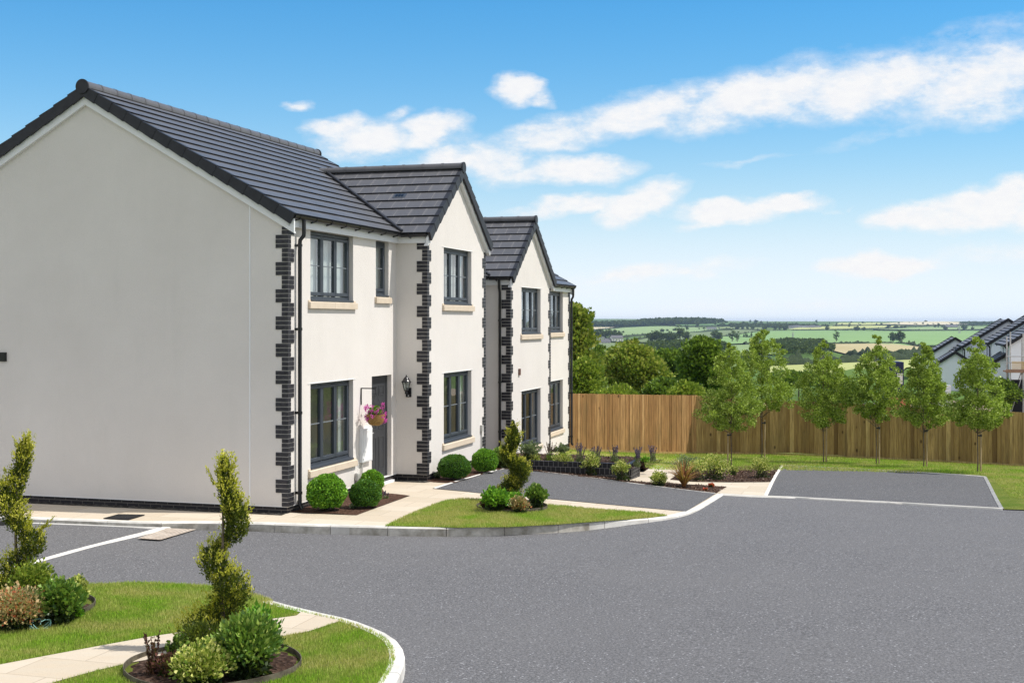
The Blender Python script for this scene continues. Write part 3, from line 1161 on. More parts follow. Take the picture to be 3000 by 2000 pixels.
# white meter box
mt = thing('meter_box', 'white meter cabinet on the front wall between lower window and grey door', 'meter box', hp(0, 2.95, .55), HRZ)
k = MB(); k.box(0, .07, 0, .47, 0, .63); k.build('cabinet', M['white'], mt, bevel=.006)
k = MB(); k.box(.071, .077, .02, .45, .02, .60); k.build('cabinet_door', M['white'], mt, bevel=.003)
k = MB(); k.tube([(.03, .06, 0), (.03, .06, -.45)], .014, 8); k.build('pipe', M['vent'], mt)
k = MB(); k.tube([(.078, .03, .06), (.084, .03, .06)], .012, 8); k.build('lock', M['steel'], mt)
gb_ = thing('outlet_box', 'small grey rounded box on the wall below the right end of the stone sill', 'box', hp(0, 2.72, .22), HRZ)
k = MB(); k.box(.0, .075, 0, .13, 0, .17); k.build('box_body', M['vent'], gb_, bevel=.03)
k = MB(); k.tube([(.03, .03, 0), (.03, .03, -.2)], .014, 8); k.build('pipe', M['vent'], gb_)

# coach lantern on the shaded side wall of the projecting bay (wall faces the camera, -y in house frame)
ln = thing('wall_lantern', 'black six sided coach lantern on the narrow wall beside the grey door', 'lantern', hp(.27, BY0, 1.70), HRZ)
k = MB(); k.box(-.06, .06, -.02, 0, -.02, .17); k.build('back_plate', M['black'], ln, bevel=.008)
k = MB(); k.tube([(0, -.02, .06), (0, -.08, .04), (0, -.13, .06), (0, -.14, .10)], .013, 8)
k.lathe([(.0, .045), (.026, .05), (.03, .075), (.022, .11), (0, .112)], (0, -.14, 0), 12); k.build('arm', M['black'], ln, smooth=True)
cg = MB()
for q in range(6):
    a = math.pi / 3 * q
    cg.bar((.042 * math.cos(a), -.14 + .042 * math.sin(a), .115), (.088 * math.cos(a), -.14 + .088 * math.sin(a), .285), .009, .009)
cg.lathe([(0, .105), (.045, .108), (.048, .12), (.03, .125)], (0, -.14, 0), 6)
cg.lathe([(.085, .28), (.108, .285), (.108, .293), (.08, .296)], (0, -.14, 0), 6)
cg.build('lantern_cage', M['black'], ln)
lg = MB(); lg.lathe([(.040, .118), (.085, .284)], (0, -.14, 0), 6); lg.build('lantern_glass', M['glass'], ln, recalc=False)
lr = MB(); lr.lathe([(.105, .292), (.070, .325), (.062, .345), (.045, .375), (.020, .392), (.010, .40), (.012, .41), (.009, .425), (0, .43)], (0, -.14, 0), 18); lr.build('lantern_hood', M['black'], ln, smooth=True)
k = MB(); k.tube([(0, -.02, .01), (0, -.03, .01)], .011, 10); k.build('sensor', M['white'], ln)

# hanging basket
hb = thing('hanging_basket', 'woven basket of pink flowers hanging from a black bracket before the grey door', 'hanging basket', hp(0, 3.02, 0), HRZ)
k = MB(); k.box(0, .018, -.012, .012, 1.63, 1.95); k.box(.018, .30, -.012, .012, 1.932, 1.952)
k.tube([(.30, 0, 1.94), (.31, 0, 1.96), (.325, 0, 1.965)], .006, 6); k.tube([(.29, 0, 1.94), (.295, 0, 1.89), (.30, 0, 1.88)], .005, 6)
k.build('bracket', M['black'], hb)
ch = MB()
bx, bz = .30, 1.46
for q in range(3):
    a = 2.1 * q + .5
    ch.tube([(bx, 0, 1.88), (bx + .155 * math.cos(a), .155 * math.sin(a), bz)], .003, 4)
ch.build('chain', M['black'], hb)
M['wicker'] = None
mw = mat('wicker', (.35, .2, .06), .75); t = NT(mw)
ck = t.new('ShaderNodeTexChecker'); ck.inputs['Scale'].default_value = 60
t.link(t.coord('Object'), ck.inputs['Vector']); ck.inputs['Color1'].default_value = (.42, .25, .075, 1); ck.inputs['Color2'].default_value = (.24, .13, .035, 1)
t.base(ck.outputs['Color'])
bk = MB()
prof = [(0, -.215), (.07, -.21), (.12, -.185), (.15, -.14), (.166, -.08), (.172, -.01), (.176, 0), (.165, 0)]
bk.lathe(prof, (bx, 0, bz), 24); bk.build('basket', mw, hb, smooth=True)
# ------------------------------------------------------------------ ground sheets
def drape_poly(name, pts, zf, m, step=.9, kind='structure', label=None, cat=None, group=None, thick=0):
    """pts: world xy polygon; triangulated, cut on a grid and draped on zf"""
    bm = bmesh.new()
    vs = [bm.verts.new((float(p[0]), float(p[1]), 0)) for p in pts]
    f = bm.faces.new(vs)
    if f.normal.z < 0: bmesh.ops.reverse_faces(bm, faces=[f])
    f.normal_update()
    bmesh.ops.triangulate(bm, faces=bm.faces[:], ngon_method='EAR_CLIP')
    xs = [p[0] for p in pts]; ys = [p[1] for p in pts]
    x = math.floor(min(xs) / step) * step + step
    while x < max(xs):
        bmesh.ops.bisect_plane(bm, geom=bm.verts[:] + bm.edges[:] + bm.faces[:], plane_co=(x, 0, 0), plane_no=(1, 0, 0)); x += step
    y = math.floor(min(ys) / step) * step + step
    while y < max(ys):
        bmesh.ops.bisect_plane(bm, geom=bm.verts[:] + bm.edges[:] + bm.faces[:], plane_co=(0, y, 0), plane_no=(0, 1, 0)); y += step
    for v in bm.verts: v.co.z = zf(v.co.x, v.co.y)
    bm.normal_update()
    for f in bm.faces:
        if f.normal.z < 0: f.normal_flip()
        f.smooth = True
    me = bpy.data.meshes.new(name); bm.to_mesh(me); bm.free()
    me.materials.append(m)
    o = bpy.data.objects.new(name, me); COL.objects.link(o)
    return tag(o, label, cat, group, kind)


def up(pxs, f=zp): return [unproj(x, y, f) for x, y in pxs]


def smooth_line(P, n=6):
    """Catmull-Rom through world points"""
    P = [np.array(p, float) for p in P]
    out = []
    for i in range(len(P) - 1):
        p0 = P[max(i - 1, 0)]; p1 = P[i]; p2 = P[i + 1]; p3 = P[min(i + 2, len(P) - 1)]
        for k in range(n):
            t = k / n
            out.append(.5 * ((2 * p1) + (-p0 + p2) * t + (2 * p0 - 5 * p1 + 4 * p2 - p3) * t * t + (-p0 + 3 * p1 - 3 * p2 + p3) * t ** 3))
    out.append(P[-1])
    return out


def resample(P, step):
    P = [np.array(p, float) for p in P]
    out = [P[0]]; acc = 0
    for i in range(len(P) - 1):
        a, b = P[i], P[i + 1]; L = np.linalg.norm(b - a)
        if L < 1e-9: continue
        s = step - acc
        while s <= L:
            out.append(a + (b - a) * s / L); s += step
        acc = (acc + L) % step if s > L else 0
        acc = L - (s - step)
    out.append(P[-1])
    return out


def kerb_run(name, P, side, width=.13, mats=None, stone=.915, f_in=zp, top=.012, kind='structure', dirt=None):
    """P road-edge polyline (world); side +1 puts the kerb to the left of travel"""
    P = resample(P, stone / 3)
    mb = MB()
    for i in range(len(P) - 1):
        a, b = P[i], P[i + 1]
        d = (b - a); L = np.linalg.norm(d)
        if L < .02: continue
        def nrm(j):
            q = P[min(j + 1, len(P) - 1)] - P[max(j - 1, 0)]
            q = q / np.linalg.norm(q)
            return np.array([-q[1], q[0]]) * side
        na, nb = nrm(i), nrm(i + 1)
        if i % 3 == 2: b = b - d / L * .007
        if i % 3 == 0 and i: a = a + d / L * .004

        def pt(p, n_, w, z): q = p + n_ * w; return (q[0], q[1], z)
        za, zb = f_in(*a) + top, f_in(*b) + top
        ra, rb = zr(*a) - .12, zr(*b) - .12
        ua = za - zr(*a)
        bev = min(.022, ua * .45)
        mb.m = 1 if dirt and dirt(*a) else 0
        # front face, bevel, top, back
        A = [pt(a, na, 0, ra), pt(a, na, .008, za - bev), pt(a, na, .008 + bev, za), pt(a, na, width, za), pt(a, na, width, ra)]
        B = [pt(b, nb, 0, rb), pt(b, nb, .008, zb - bev), pt(b, nb, .008 + bev, zb), pt(b, nb, width, zb), pt(b, nb, width, rb)]
        for k in range(4):
            if k: mb.m = 0
            mb.face([A[k], B[k], B[k + 1], A[k + 1]])
        mb.face(A[::-1]); mb.face(B)
    o = mb.build(name, mats or [M['kerb'], M['kerbdirt']])
    return tag(o, kind=kind)


def strip(name, P, width, zf, m, kind='structure', both=True, jitter=0):
    P = resample(P, .3)
    V, F = [], []
    for i, p in enumerate(P):
        q = P[min(i + 1, len(P) - 1)] - P[max(i - 1, 0)]
        q = q / (np.linalg.norm(q) + 1e-9)
        n_ = np.array([-q[1], q[0]])
        for s in (-.5, .5):
            r_ = p + n_ * width * (s + (random.random() - .5) * jitter)
            V.append((r_[0], r_[1], zf(r_[0], r_[1])))
        if i: F.append((2 * i - 2, 2 * i - 1, 2 * i + 1, 2 * i))
    n0 = len(V)
    V += [(x, y, z - .09) for x, y, z in V]
    for i in range(1, len(P)):
        for q in (0, 1):
            a, b = 2 * i - 2 + q, 2 * i + q
            F.append((a, b, b + n0, a + n0))
    o = np_mesh(name, V, F, m)
    return tag(o, kind=kind)


def grass_blades(name, poly, zf, n, h=(.025, .055), m=None, excl=None, w=.004, lean=.5, density=None):
    """poly world xy; n blades in it as one mass"""
    P = np.array([[p[0], p[1]] for p in poly], float)
    lo, hi = P.min(0), P.max(0)
    pts = []
    tot = 0
    while tot < n:
        q = RNG.uniform(lo, hi, (n * 2, 2))
        inside = np.zeros(len(q), bool)
        j = len(P) - 1
        for i in range(len(P)):
            c = ((P[i, 1] > q[:, 1]) != (P[j, 1] > q[:, 1])) & (q[:, 0] < (P[j, 0] - P[i, 0]) * (q[:, 1] - P[i, 1]) / (P[j, 1] - P[i, 1] + 1e-12) + P[i, 0])
            inside ^= c; j = i
        if excl is not None:
            for cx_, cy_, r_ in excl: inside &= np.hypot(q[:, 0] - cx_, q[:, 1] - cy_) > r_
        q = q[inside]
        pts.append(q); tot += len(q)
    q = np.concatenate(pts)[:n]
    z = np.array([zf(a, b) for a, b in q])
    hh = RNG.uniform(h[0], h[1], n)
    an = RNG.uniform(0, 2 * np.pi, n)
    la = RNG.uniform(0, 2 * np.pi, n); ll = RNG.uniform(.1, lean, n) * hh
    dx, dy = np.cos(an) * w, np.sin(an) * w
    V = np.zeros((n, 3, 3), np.float32)
    V[:, 0] = np.stack([q[:, 0] - dx, q[:, 1] - dy, z - .004], 1)
    V[:, 1] = np.stack([q[:, 0] + dx, q[:, 1] + dy, z - .004], 1)
    V[:, 2] = np.stack([q[:, 0] + np.cos(la) * ll, q[:, 1] + np.sin(la) * ll, z + hh], 1)
    o = np_mesh(name, V.reshape(-1, 3), np.arange(3 * n).reshape(n, 3), m)
    return tag(o, 'short green and straw coloured grass blades on the lawns', 'grass', kind='stuff')


def m_grass_ground():
    m = mat('lawn', rough=.95, spec=.1)
    t = NT(m); v = t.coord('Object')
    a = t.noise(v, 1.1, 6, .65); b = t.noise(v, 60, 5, .8)
    c = t.ramp(a, [(.35, (.15, .23, .025)), (.55, (.24, .28, .05)), (.72, (.36, .34, .12))])
    c = t.mix(t.math('MULTIPLY', b, .6), c, (.035, .05, .012))
    t.base(c); t.bump(t.noise(v, 90, 3, .8), 1, .03)
    return m


def m_blade(name, dry=.0):
    m = mat(name, rough=.6, spec=.3)
    t = NT(m); g = t.new('ShaderNodeNewGeometry'); v = t.coord('Object')
    r1 = g.outputs['Random Per Island']
    green = t.ramp(r1, [(0, (.15, .31, .02)), (.5, (.28, .48, .035)), (1, (.44, .62, .07))])
    straw = t.ramp(r1, [(0, (.33, .38, .06)), (.5, (.54, .52, .14)), (1, (.70, .62, .28))])
    pa = t.noise(v, 1.3, 5, .65)
    f = t.ramp(pa, [(.40 - dry, (0, 0, 0)), (.60 - dry, (.9, .9, .9))])
    c = t.mix(f, green, straw)
    t.base(c)
    tr = t.new('ShaderNodeBsdfTranslucent'); t.link(c, tr.inputs['Color'])
    mx = t.new('ShaderNodeMixShader'); mx.inputs[0].default_value = .4
    t.link(t.b.outputs[0], mx.inputs[1]); t.link(tr.outputs[0], mx.inputs[2])
    t.link(mx.outputs[0], t.n['Material Output'].inputs['Surface'])
    return m


M['lawn'] = m_grass_ground()
M['blade'] = m_blade('grass_blade')
M['blade_dry'] = m_blade('grass_blade_dry', .05)


def m_mulch(name, c1, c2, c3):
    m = mat(name, rough=.95, spec=.15)
    t = NT(m); v = t.coord('Object')
    vo = t.new('ShaderNodeTexVoronoi'); vo.inputs['Scale'].default_value = 26
    t.link(t.coord('Object', scale=(1, 1.6, 1)), vo.inputs['Vector'])
    c = t.ramp(vo.outputs['Color'], [(.1, c1), (.55, c2), (.95, c3)])
    c = t.mix(t.math('MULTIPLY', t.noise(v, 8, 4, .7), .5), c, c1)
    t.base(c); t.bump(vo.outputs['Distance'], .9, .03)
    return m


M['mulch'] = m_mulch('bark_mulch', (.022, .012, .008), (.065, .036, .024), (.17, .11, .08))
M['soil'] = m_mulch('garden_soil', (.050, .026, .017), (.105, .056, .038), (.17, .095, .065))
M['gravel'] = m_mulch('dark_gravel', (.012, .011, .010), (.05, .045, .04), (.26, .24, .21))

# --- terrain to the horizon, one sheet
def m_terrain():
    m = mat('countryside', rough=1, spec=.05)
    t = NT(m); v = t.coord('Object')
    a = t.noise(v, .004, 6, .6); b = t.noise(v, .05, 6, .7)
    c = t.ramp(a, [(.35, (.065, .13, .030)), (.5, (.11, .18, .045)), (.62, (.17, .21, .07)), (.72, (.09, .15, .035))])
    c = t.mix(t.math('MULTIPLY', b, .3), c, (.05, .09, .02))
    t.base(c)
    return m


M['terrain'] = m_terrain()
rad = [2.0]
while rad[-1] < 9000: rad.append(rad[-1] * 1.032 + .25)
NA = 360
V = [(0, 0, terrain_z(0, 5))]; F = []
angs = [2 * math.pi * k / NA for k in range(NA)]
for r_ in rad:
    for a in angs:
        x, y = r_ * math.sin(a), r_ * math.cos(a)
        V.append((x, y, terrain_z(x, y)))
F4 = []
for i in range(len(rad) - 1):
    for k in range(NA):
        k2 = (k + 1) % NA
        F4.append((1 + i * NA + k, 1 + i * NA + k2, 1 + (i + 1) * NA + k2, 1 + (i + 1) * NA + k)[::-1])
ter = np_mesh('terrain', V, F4, M['terrain'], smooth=True)
tag(ter, kind='structure')

# --- road
drape_poly('road', [(-26, 2.5), (34, 2.5), (34, 36), (-2, 36), (-26, 36)], zr, M['asphalt'], 1.2)

# kerb lines (road side, photo pixels at road level)
kfar_px = [(-420, 1512), (-150, 1521), (0, 1527), (240, 1536), (420, 1543), (560, 1549), (725, 1556), (860, 1561), (1000, 1565), (1200, 1570), (1345, 1571), (1497, 1567), (1640, 1560),
           (1760, 1549), (1870, 1535), (1950, 1522), (2005, 1509), (2048, 1494), (2085, 1473), (2123, 1449)]
kfar = smooth_line(up(kfar_px, zr), 5)
dirty = lambda x, y: x < 1.0 and math.sin(x * 3.1) + math.sin(x * 7.3) > -1.2
kerb_run('kerb', kfar, 1, .135, dirt=dirty)
kin = [p + np.array([0, .13]) for p in kfar]
# --- paving in front of the houses
pv = [tuple(p) for p in kin] + [tuple(W(10.3, 4.0)), tuple(W(10.3, .2)), tuple(W(8.0, -.4)), tuple(W(0.05, -.4)), tuple(W(0.05, -18)), (-22.5, 25.0)]
drape_poly('pavement', pv, lambda x, y: zp(x, y) + .006, M['paving'], .9)
drape_poly('paved_path', up([(1640, 1321), (1781, 1331), (1883, 1340), (2063, 1341), (1985, 1400), (2040, 1412.5), (2264, 1412.5), (2243, 1452), (2123, 1448), (2098, 1446), (1990, 1436), (1850, 1414), (1946, 1349), (1765, 1342), (1560, 1344)]),
           lambda x, y: zp(x, y) + .010, M['paving'], .8)
# --- driveways
dv = up([(1272, 1432), (1476, 1374), (1545, 1378), (2097, 1447), (2010, 1499), (1597, 1461), (1425, 1447)])
drape_poly('driveway', dv, lambda x, y: zp(x, y) + .014, M['asphalt2'], .8)
bay = up([(2293, 1363), (2884, 1396), (2934, 1490), (2245, 1452)])
drape_poly('parking_bay', bay, lambda x, y: zp(x, y) + .008, M['asphalt2'], .8)
edg = lambda x, y: zp(x, y) + .020
strip('kerb_edging', up([(1272, 1432), (1476, 1374)]), .05, edg, M['edging'])
strip('kerb_edging', up([(1545, 1378), (2097, 1446.5)]), .045, edg, M['edging'])
strip('kerb_edging', up([(2243, 1453), (2293, 1363), (2884, 1396), (2934, 1491)]), .07, edg, M['edging'])
strip('kerb_edging', up([(2110, 1447.5), (2320, 1457), (2640, 1474), (2940, 1491)]), .13, edg, M['edging'])
# --- lawns
lawn2 = [tuple(p) for p in up([(1600, 1319), (1781, 1330.5), (1883, 1339.5), (2063, 1341), (1985, 1401), (2262, 1412), (2290, 1362), (2886, 1395), (2938, 1491), (3000, 1493), (3400, 1500)])] + \
        [(40, 26), (40, 46), (15, 46), (6, 47), (-1, 47), tuple(W(19.4, -.3)), tuple(W(17, .1)), tuple(W(14.3, .1))]
lz = lambda x, y: zp(x, y) + .004
drape_poly('lawn', lawn2, lz, M['lawn'], 1.0)
isl_px = [(1128, 1543), (1190, 1512), (1268, 1481), (1310, 1467), (1354, 1462), (1417, 1464.5), (1597, 1479), (1755, 1494), (1883, 1502), (1957, 1512), (1900, 1519), (1836, 1524), (1760, 1529), (1640, 1538), (1497, 1546), (1345, 1548)]
isl = up(isl_px)
drape_poly('lawn', isl, lambda x, y: zp(x, y) + .016, M['lawn'], .8)
# near island
near_kerb_px = [(-200, 1716), (0, 1723), (240, 1732), (408, 1736), (520, 1741), (628, 1748), (726, 1766), (820, 1797), (936, 1827), (1031, 1849), (1123, 1885), (1170, 1916), (1188, 1955), (1183, 1992), (1160, 2040), (1100, 2110), (960, 2210), (700, 2300)]
nk = smooth_line(up(near_kerb_px, zr), 5)
ipx = [i for i, p in enumerate(nk) if p[1] > 12 and CX + FPX * p[0] / p[1] < 800]
isp = max(ipx)
kerb_run('kerb', nk[:isp + 1], -1, .15, top=-.045)
kerb_run('kerb', nk[isp:], -1, .15)
nin = [p + np.array([0, 0]) for p in nk]
cen = np.array([-2.6, 10.0])
near_lawn = []
for i, p in enumerate(nk):
    q = nk[min(i + 1, len(nk) - 1)] - nk[max(i - 1, 0)]
    q = q / np.linalg.norm(q)
    near_lawn.append(tuple(p - np.array([-q[1], q[0]]) * (.10 if i > isp else .0)))
near_poly = near_lawn + [(-2.4, 6.2), (-12, 6.2), (-12, 12)]
drape_poly('lawn', near_poly, lambda x, y: zp(x, y) + .008, M['lawn'], .8)
path_px_up = [(-300, 1990), (0, 1950), (130, 1925), (286, 1896), (439, 1868), (552, 1851), (700, 1828), (802, 1815), (868, 1806)]
path_px_lo = [(985, 1838), (905, 1852), (824, 1867), (700, 1888), (560, 1912), (423, 1937), (378, 1945), (280, 1968), (179, 1996), (60, 2030), (-250, 2130)]
kend = []
for i, p in enumerate(nk):
    q = nk[min(i + 1, len(nk) - 1)] - nk[max(i - 1, 0)]
    q = q / np.linalg.norm(q)
    pp_ = p - np.array([-q[1], q[0]]) * .148
    if pp_[1] > 12 and 866 < CX + FPX * pp_[0] / pp_[1] < 1000: kend.append(pp_)
near_path = up(path_px_up) + kend + up(path_px_lo[1:])
drape_poly('footpath', near_path, lambda x, y: zp(x, y) + .016, M['paving'], .8)
# --- beds
bz_ = lambda x, y: zp(x, y) + .018 + .012 * math.sin(x * 9) * math.sin(y * 8)
drape_poly('soil_bed', [tuple(W(.12, -.1))] + up([(869, 1503), (1044, 1510), (1202, 1452.5), (1128, 1446), (1118, 1430), (1137, 1421)]) + [tuple(W(3.3, .22)), tuple(W(3.3, -.1))], bz_, M['soil'], .35)
drape_poly('soil_bed', [tuple(W(4.95, BX - .2))] + up([(1270, 1413), (1333, 1416), (1476, 1375), (1545, 1379)]) + [tuple(W(9.6, 2.3)), tuple(W(9.9, -.3)), tuple(W(8.7, -.3)), tuple(W(8.6, .5))], bz_, M['soil'], .35)
drape_poly('mulch_bed', up([(1545, 1379.5), (1540, 1366), (1852, 1411), (1946, 1415), (2129, 1427), (2099, 1446)]), bz_, M['mulch'], .35)
drape_poly('mulch_bed', up([(1963, 1406), (2029, 1412), (2259, 1412.5), (2289, 1366), (2195, 1367), (2123, 1370), (2057, 1374), (2015, 1372)]), bz_, M['mulch'], .35)
drape_poly('gravel_strip', [tuple(W(.02, -.02)), tuple(W(-.22, .0)), tuple(W(-.22, -13)), tuple(W(.02, -13))], lambda x, y: zp(x, y) + .012, M['gravel'], .6)
drape_poly('gravel_strip', [tuple(W(4.81, -.02)), tuple(W(4.55, .0)), tuple(W(4.55, .70)), tuple(W(4.95, .85)), tuple(W(4.95, .6))], lambda x, y: zp(x, y) + .014, M['gravel'], .3)
# raised bed behind the brick wall
A = np.array([.12, 28.36]); B = np.array([2.58, 27.62])
dAB = (B - A) / np.linalg.norm(B - A); nAB = np.array([-dAB[1], dAB[0]])
ztop = CAMZ - 3.085


def raised(x, y):
    p = np.array([x, y]) - B
    along = float(p @ dAB)
    k = 1 - ss((along + .05) / 1.0)
    back = float((np.array([x, y]) - A) @ nAB)
    k2 = 1 - ss((back - 1.9) / 1.2)
    g = zp(x, y) + .02
    return g + (ztop - .05 - g) * k * k2 + .012 * math.sin(x * 9) * math.sin(y * 8)


rb_poly = [tuple(A + nAB * .08), tuple(B + nAB * .08), tuple(B)] + up([(1852, 1411), (1946, 1349), (1765, 1341), (1600, 1338)]) + [tuple(W(14.6, .0)), tuple(W(10.6, .1)), tuple(A - dAB * .9 + nAB * .3)]
drape_poly('mulch_bed', rb_poly, raised, M['mulch'], .3)
# mulch chips as loose geometry
def chips(name, poly, zf, n, m, size=(.008, .022)):
    P = np.array(poly); lo, hi = P.min(0), P.max(0)
    q = RNG.uniform(lo, hi, (n * 3, 2)); inside = np.zeros(len(q), bool); j = len(P) - 1
    for i in range(len(P)):
        c = ((P[i, 1] > q[:, 1]) != (P[j, 1] > q[:, 1])) & (q[:, 0] < (P[j, 0] - P[i, 0]) * (q[:, 1] - P[i, 1]) / (P[j, 1] - P[i, 1] + 1e-12) + P[i, 0])
        inside ^= c; j = i
    q = q[inside][:n]; n = len(q)
    z = np.array([zf(a, b) for a, b in q]) + .008
    C = np.stack([q[:, 0], q[:, 1], z], 1)
    a = RNG.normal(size=(n, 3)); a[:, 2] *= .35; a /= np.linalg.norm(a, axis=1)[:, None]
    b = np.cross(a, [0, 0, 1.]) + RNG.normal(size=(n, 3)) * .3; b /= np.linalg.norm(b, axis=1)[:, None]
    s = RNG.uniform(size[0], size[1], n)[:, None]
    V = np.stack([C - a * s * 1.6, C - b * s * .7, C + a * s * 1.6, C + b * s * .7], 1).reshape(-1, 3)
    o = np_mesh(name, V, np.arange(4 * n).reshape(n, 4), m)
    return tag(o, 'loose brown bark chips scattered over the planting beds', 'bark chips', kind='stuff')


mc = mat('bark_chip', rough=.9, spec=.2); t = NT(mc); g_ = t.new('ShaderNodeNewGeometry')
t.base(t.ramp(g_.outputs['Random Per Island'], [(0, (.02, .01, .006)), (.5, (.07, .036, .022)), (.85, (.16, .10, .07)), (1, (.33, .26, .21))]))
chips('bark_chips', rb_poly, raised, 5200, mc)
chips('bark_chips', up([(1545, 1379.5), (1540, 1366), (1852, 1411), (1946, 1415), (2129, 1427), (2099, 1446)]), bz_, 2600, mc)
chips('bark_chips', up([(1963, 1406), (2029, 1412), (2259, 1412.5), (2289, 1366), (2195, 1367), (2057, 1374)]), bz_, 4200, mc)

# brick garden wall
gw = thing('garden_wall', 'low black brick retaining wall with pale joints along the planting bed', 'wall', (A[0], A[1], 0), math.atan2(dAB[1], dAB[0]))
LAB = float(np.linalg.norm(B - A))
k = MB(); k.box(-.8, LAB, 0, .11, ztop - 1.0, ztop - .24); k.build('brick_course', M['gardenbrick'], gw)
k = MB(); k.box(-.8, LAB + .002, -.002, .112, ztop - .24, ztop); k.build('soldier_course', M['soldier'], gw)
k = MB(); k.box(LAB - .11, LAB - .001, .11, 1.0, ztop - 1.0, ztop - .001); k.build('return_wall', M['gardenbrick'], gw)

# --- markings, grates
strip('parking_line', up([(-60, 1693), (82, 1651), (250, 1604), (420, 1561), (490, 1543)], zr), .115, lambda x, y: zr(x, y) + .006, M['edging'], jitter=.05)
strip('edge_line', up([(-420, 1513.5), (-150, 1522.5), (0, 1528.5), (240, 1537), (420, 1544.5), (500, 1548)], zr), .045, lambda x, y: zr(x, y) + .010, M['edging'])
gt = thing('drain_cover', 'pinkish perforated paving slab of the gully beside the white parking line', 'drain cover', (*unproj(490, 1565, zr), 0))
gp = up([(403, 1577.5), (490, 1548), (576, 1551), (470, 1582)], zr)
loc = np.array(gt.location)
k = MB()
cs = [np.array([p[0], p[1], zr(*p) + .010]) - loc for p in gp]
k.face(cs)
M['pink'] = m_noise('pink_slab', (.40, .33, .27), (.52, .44, .37), 7, .9, .4, 40)
k.build('slab', M['pink'], gt, recalc=False)
k = MB()
for i in range(11):
    for j in range(6):
        if (i + j) % 1: continue
        u_, v_ = (i + .5) / 11, (j + .5) / 6
        def L_(u__, v__): return (cs[0] * (1 - u__) + cs[1] * u__) * (1 - v__) + (cs[3] * (1 - u__) + cs[2] * u__) * v__ + np.array([0, 0, .003])
        k.face([L_(u_ - .025, v_ - .03), L_(u_ + .025, v_ - .03), L_(u_ + .025, v_ + .03), L_(u_ - .025, v_ + .03)])
k.build('slot', M['kerbdirt'], gt, recalc=False)
dm = thing('door_mat', 'dark ribbed metal grate lying flat on the pavement by the big gable wall', 'grate', (*unproj(362, 1516), 0))
gp = up([(302, 1521), (346, 1509), (425, 1510.5), (377, 1524.5)])
loc = np.array(dm.location)
cs = [np.array([p[0], p[1], zp(*p) + .014]) - loc for p in gp]
k = MB(); k.face(cs); k.build('frame', M['under'], dm, recalc=False)
k = MB()
for i in range(22):
    u_ = (i + .5) / 22
    a = cs[0] * (1 - u_) + cs[3] * u_; b = cs[1] * (1 - u_) + cs[2] * u_
    k.bar(a + [0, 0, .006], b + [0, 0, .006], .012, .008)
k.build('rib', M['under'], dm)
dl = thing('drain_grate', 'small dark road gully grate against the kerb at the left edge', 'drain', (*unproj(5, 1532, zr), zr(*unproj(5, 1532, zr)) + .006), HRZ)
k = MB()
for i in range(9): k.box(-.2, .2, -.2 + i * .05, -.175 + i * .05, 0, .008)
k.build('grate', M['under'], dl)
tag(drape_poly('gravel_bits', [(0, 0), (.01, 0), (.01, .01)], lambda x, y: -9, M['gravel']), kind='structure') if False else None

# --- round planted beds with plastic edging
ROUND = []


def round_bed(px, py, r, label, hgt=.062):
    c = unproj(px, py); z = zp(*c)
    ROUND.append((c[0], c[1], r))
    o = thing('round_bed', label, 'planting bed', (c[0], c[1], z), 0, 'round planting beds with dark edging')
    n = 56
    k = MB()
    for i in range(n):
        a, b = 2 * math.pi * i / n, 2 * math.pi * (i + 1) / n
        ha, hb_ = hgt + .008 * math.sin(a * 3 + px), hgt + .008 * math.sin(b * 3 + px)
        k.hexa([(r * math.cos(a), r * math.sin(a), -.03), (r * math.cos(b), r * math.sin(b), -.03), ((r - .008) * math.cos(b), (r - .008) * math.sin(b), -.03), ((r - .008) * math.cos(a), (r - .008) * math.sin(a), -.03),
                (r * math.cos(a), r * math.sin(a), ha), (r * math.cos(b), r * math.sin(b), hb_), ((r - .008) * math.cos(b), (r - .008) * math.sin(b), hb_), ((r - .008) * math.cos(a), (r - .008) * math.sin(a), ha)])
    k.build('edging', M['lawnedge'], o)
    V, F = [(0, 0, .05)], []
    for ri in range(1, 9):
        for i in range(n):
            a = 2 * math.pi * i / n
            rr = (r - .01) * ri / 8
            V.append((rr * math.cos(a), rr * math.sin(a), .055 * (1 - (ri / 8) ** 3) + random.uniform(-.008, .008)))
    F = [(1 + i + (ri - 1) * n, 1 + (i + 1) % n + (ri - 1) * n, 1 + (i + 1) % n + ri * n, 1 + i + ri * n) for ri in range(1, 8) for i in range(n)]
    F += [(0, 1 + i, 1 + (i + 1) % n, 1 + (i + 1) % n) for i in range(n)]
    mb = MB(); mb.v = V; mb.f = [f if len(set(f)) == 4 else f[:3] for f in F]; mb.mi = [0] * len(F)
    mb.build('mulch', M['mulch'], o, smooth=True, recalc=True)
    return o


M['lawnedge'] = m_noise('lawn_edging', (.05, .042, .03), (.16, .14, .10), 9, .7, .2)
bedC = round_bed(1500, 1488, .61, 'round mulch bed on the far grass island beside the driveway')
bedA = round_bed(40, 1787, .86, 'round mulch bed cut off by the left edge of the picture')
bedB = round_bed(626, 1953, .80, 'round mulch bed in the foreground with half of it left bare')
# --- grass blades
grass_blades('grass', isl, lambda x, y: zp(x, y) + .016, 42000, (.02, .045), M['blade_dry'], ROUND, .0045)
nl = [p for p in near_poly if p[1] < 40]
EX = ROUND
pp = np.array(near_path)


def in_path(x, y):
    c = False; j = len(pp) - 1
    for i in range(len(pp)):
        if (pp[i, 1] > y) != (pp[j, 1] > y) and x < (pp[j, 0] - pp[i, 0]) * (y - pp[i, 1]) / (pp[j, 1] - pp[i, 1]) + pp[i, 0]: c = not c
        j = i
    return c


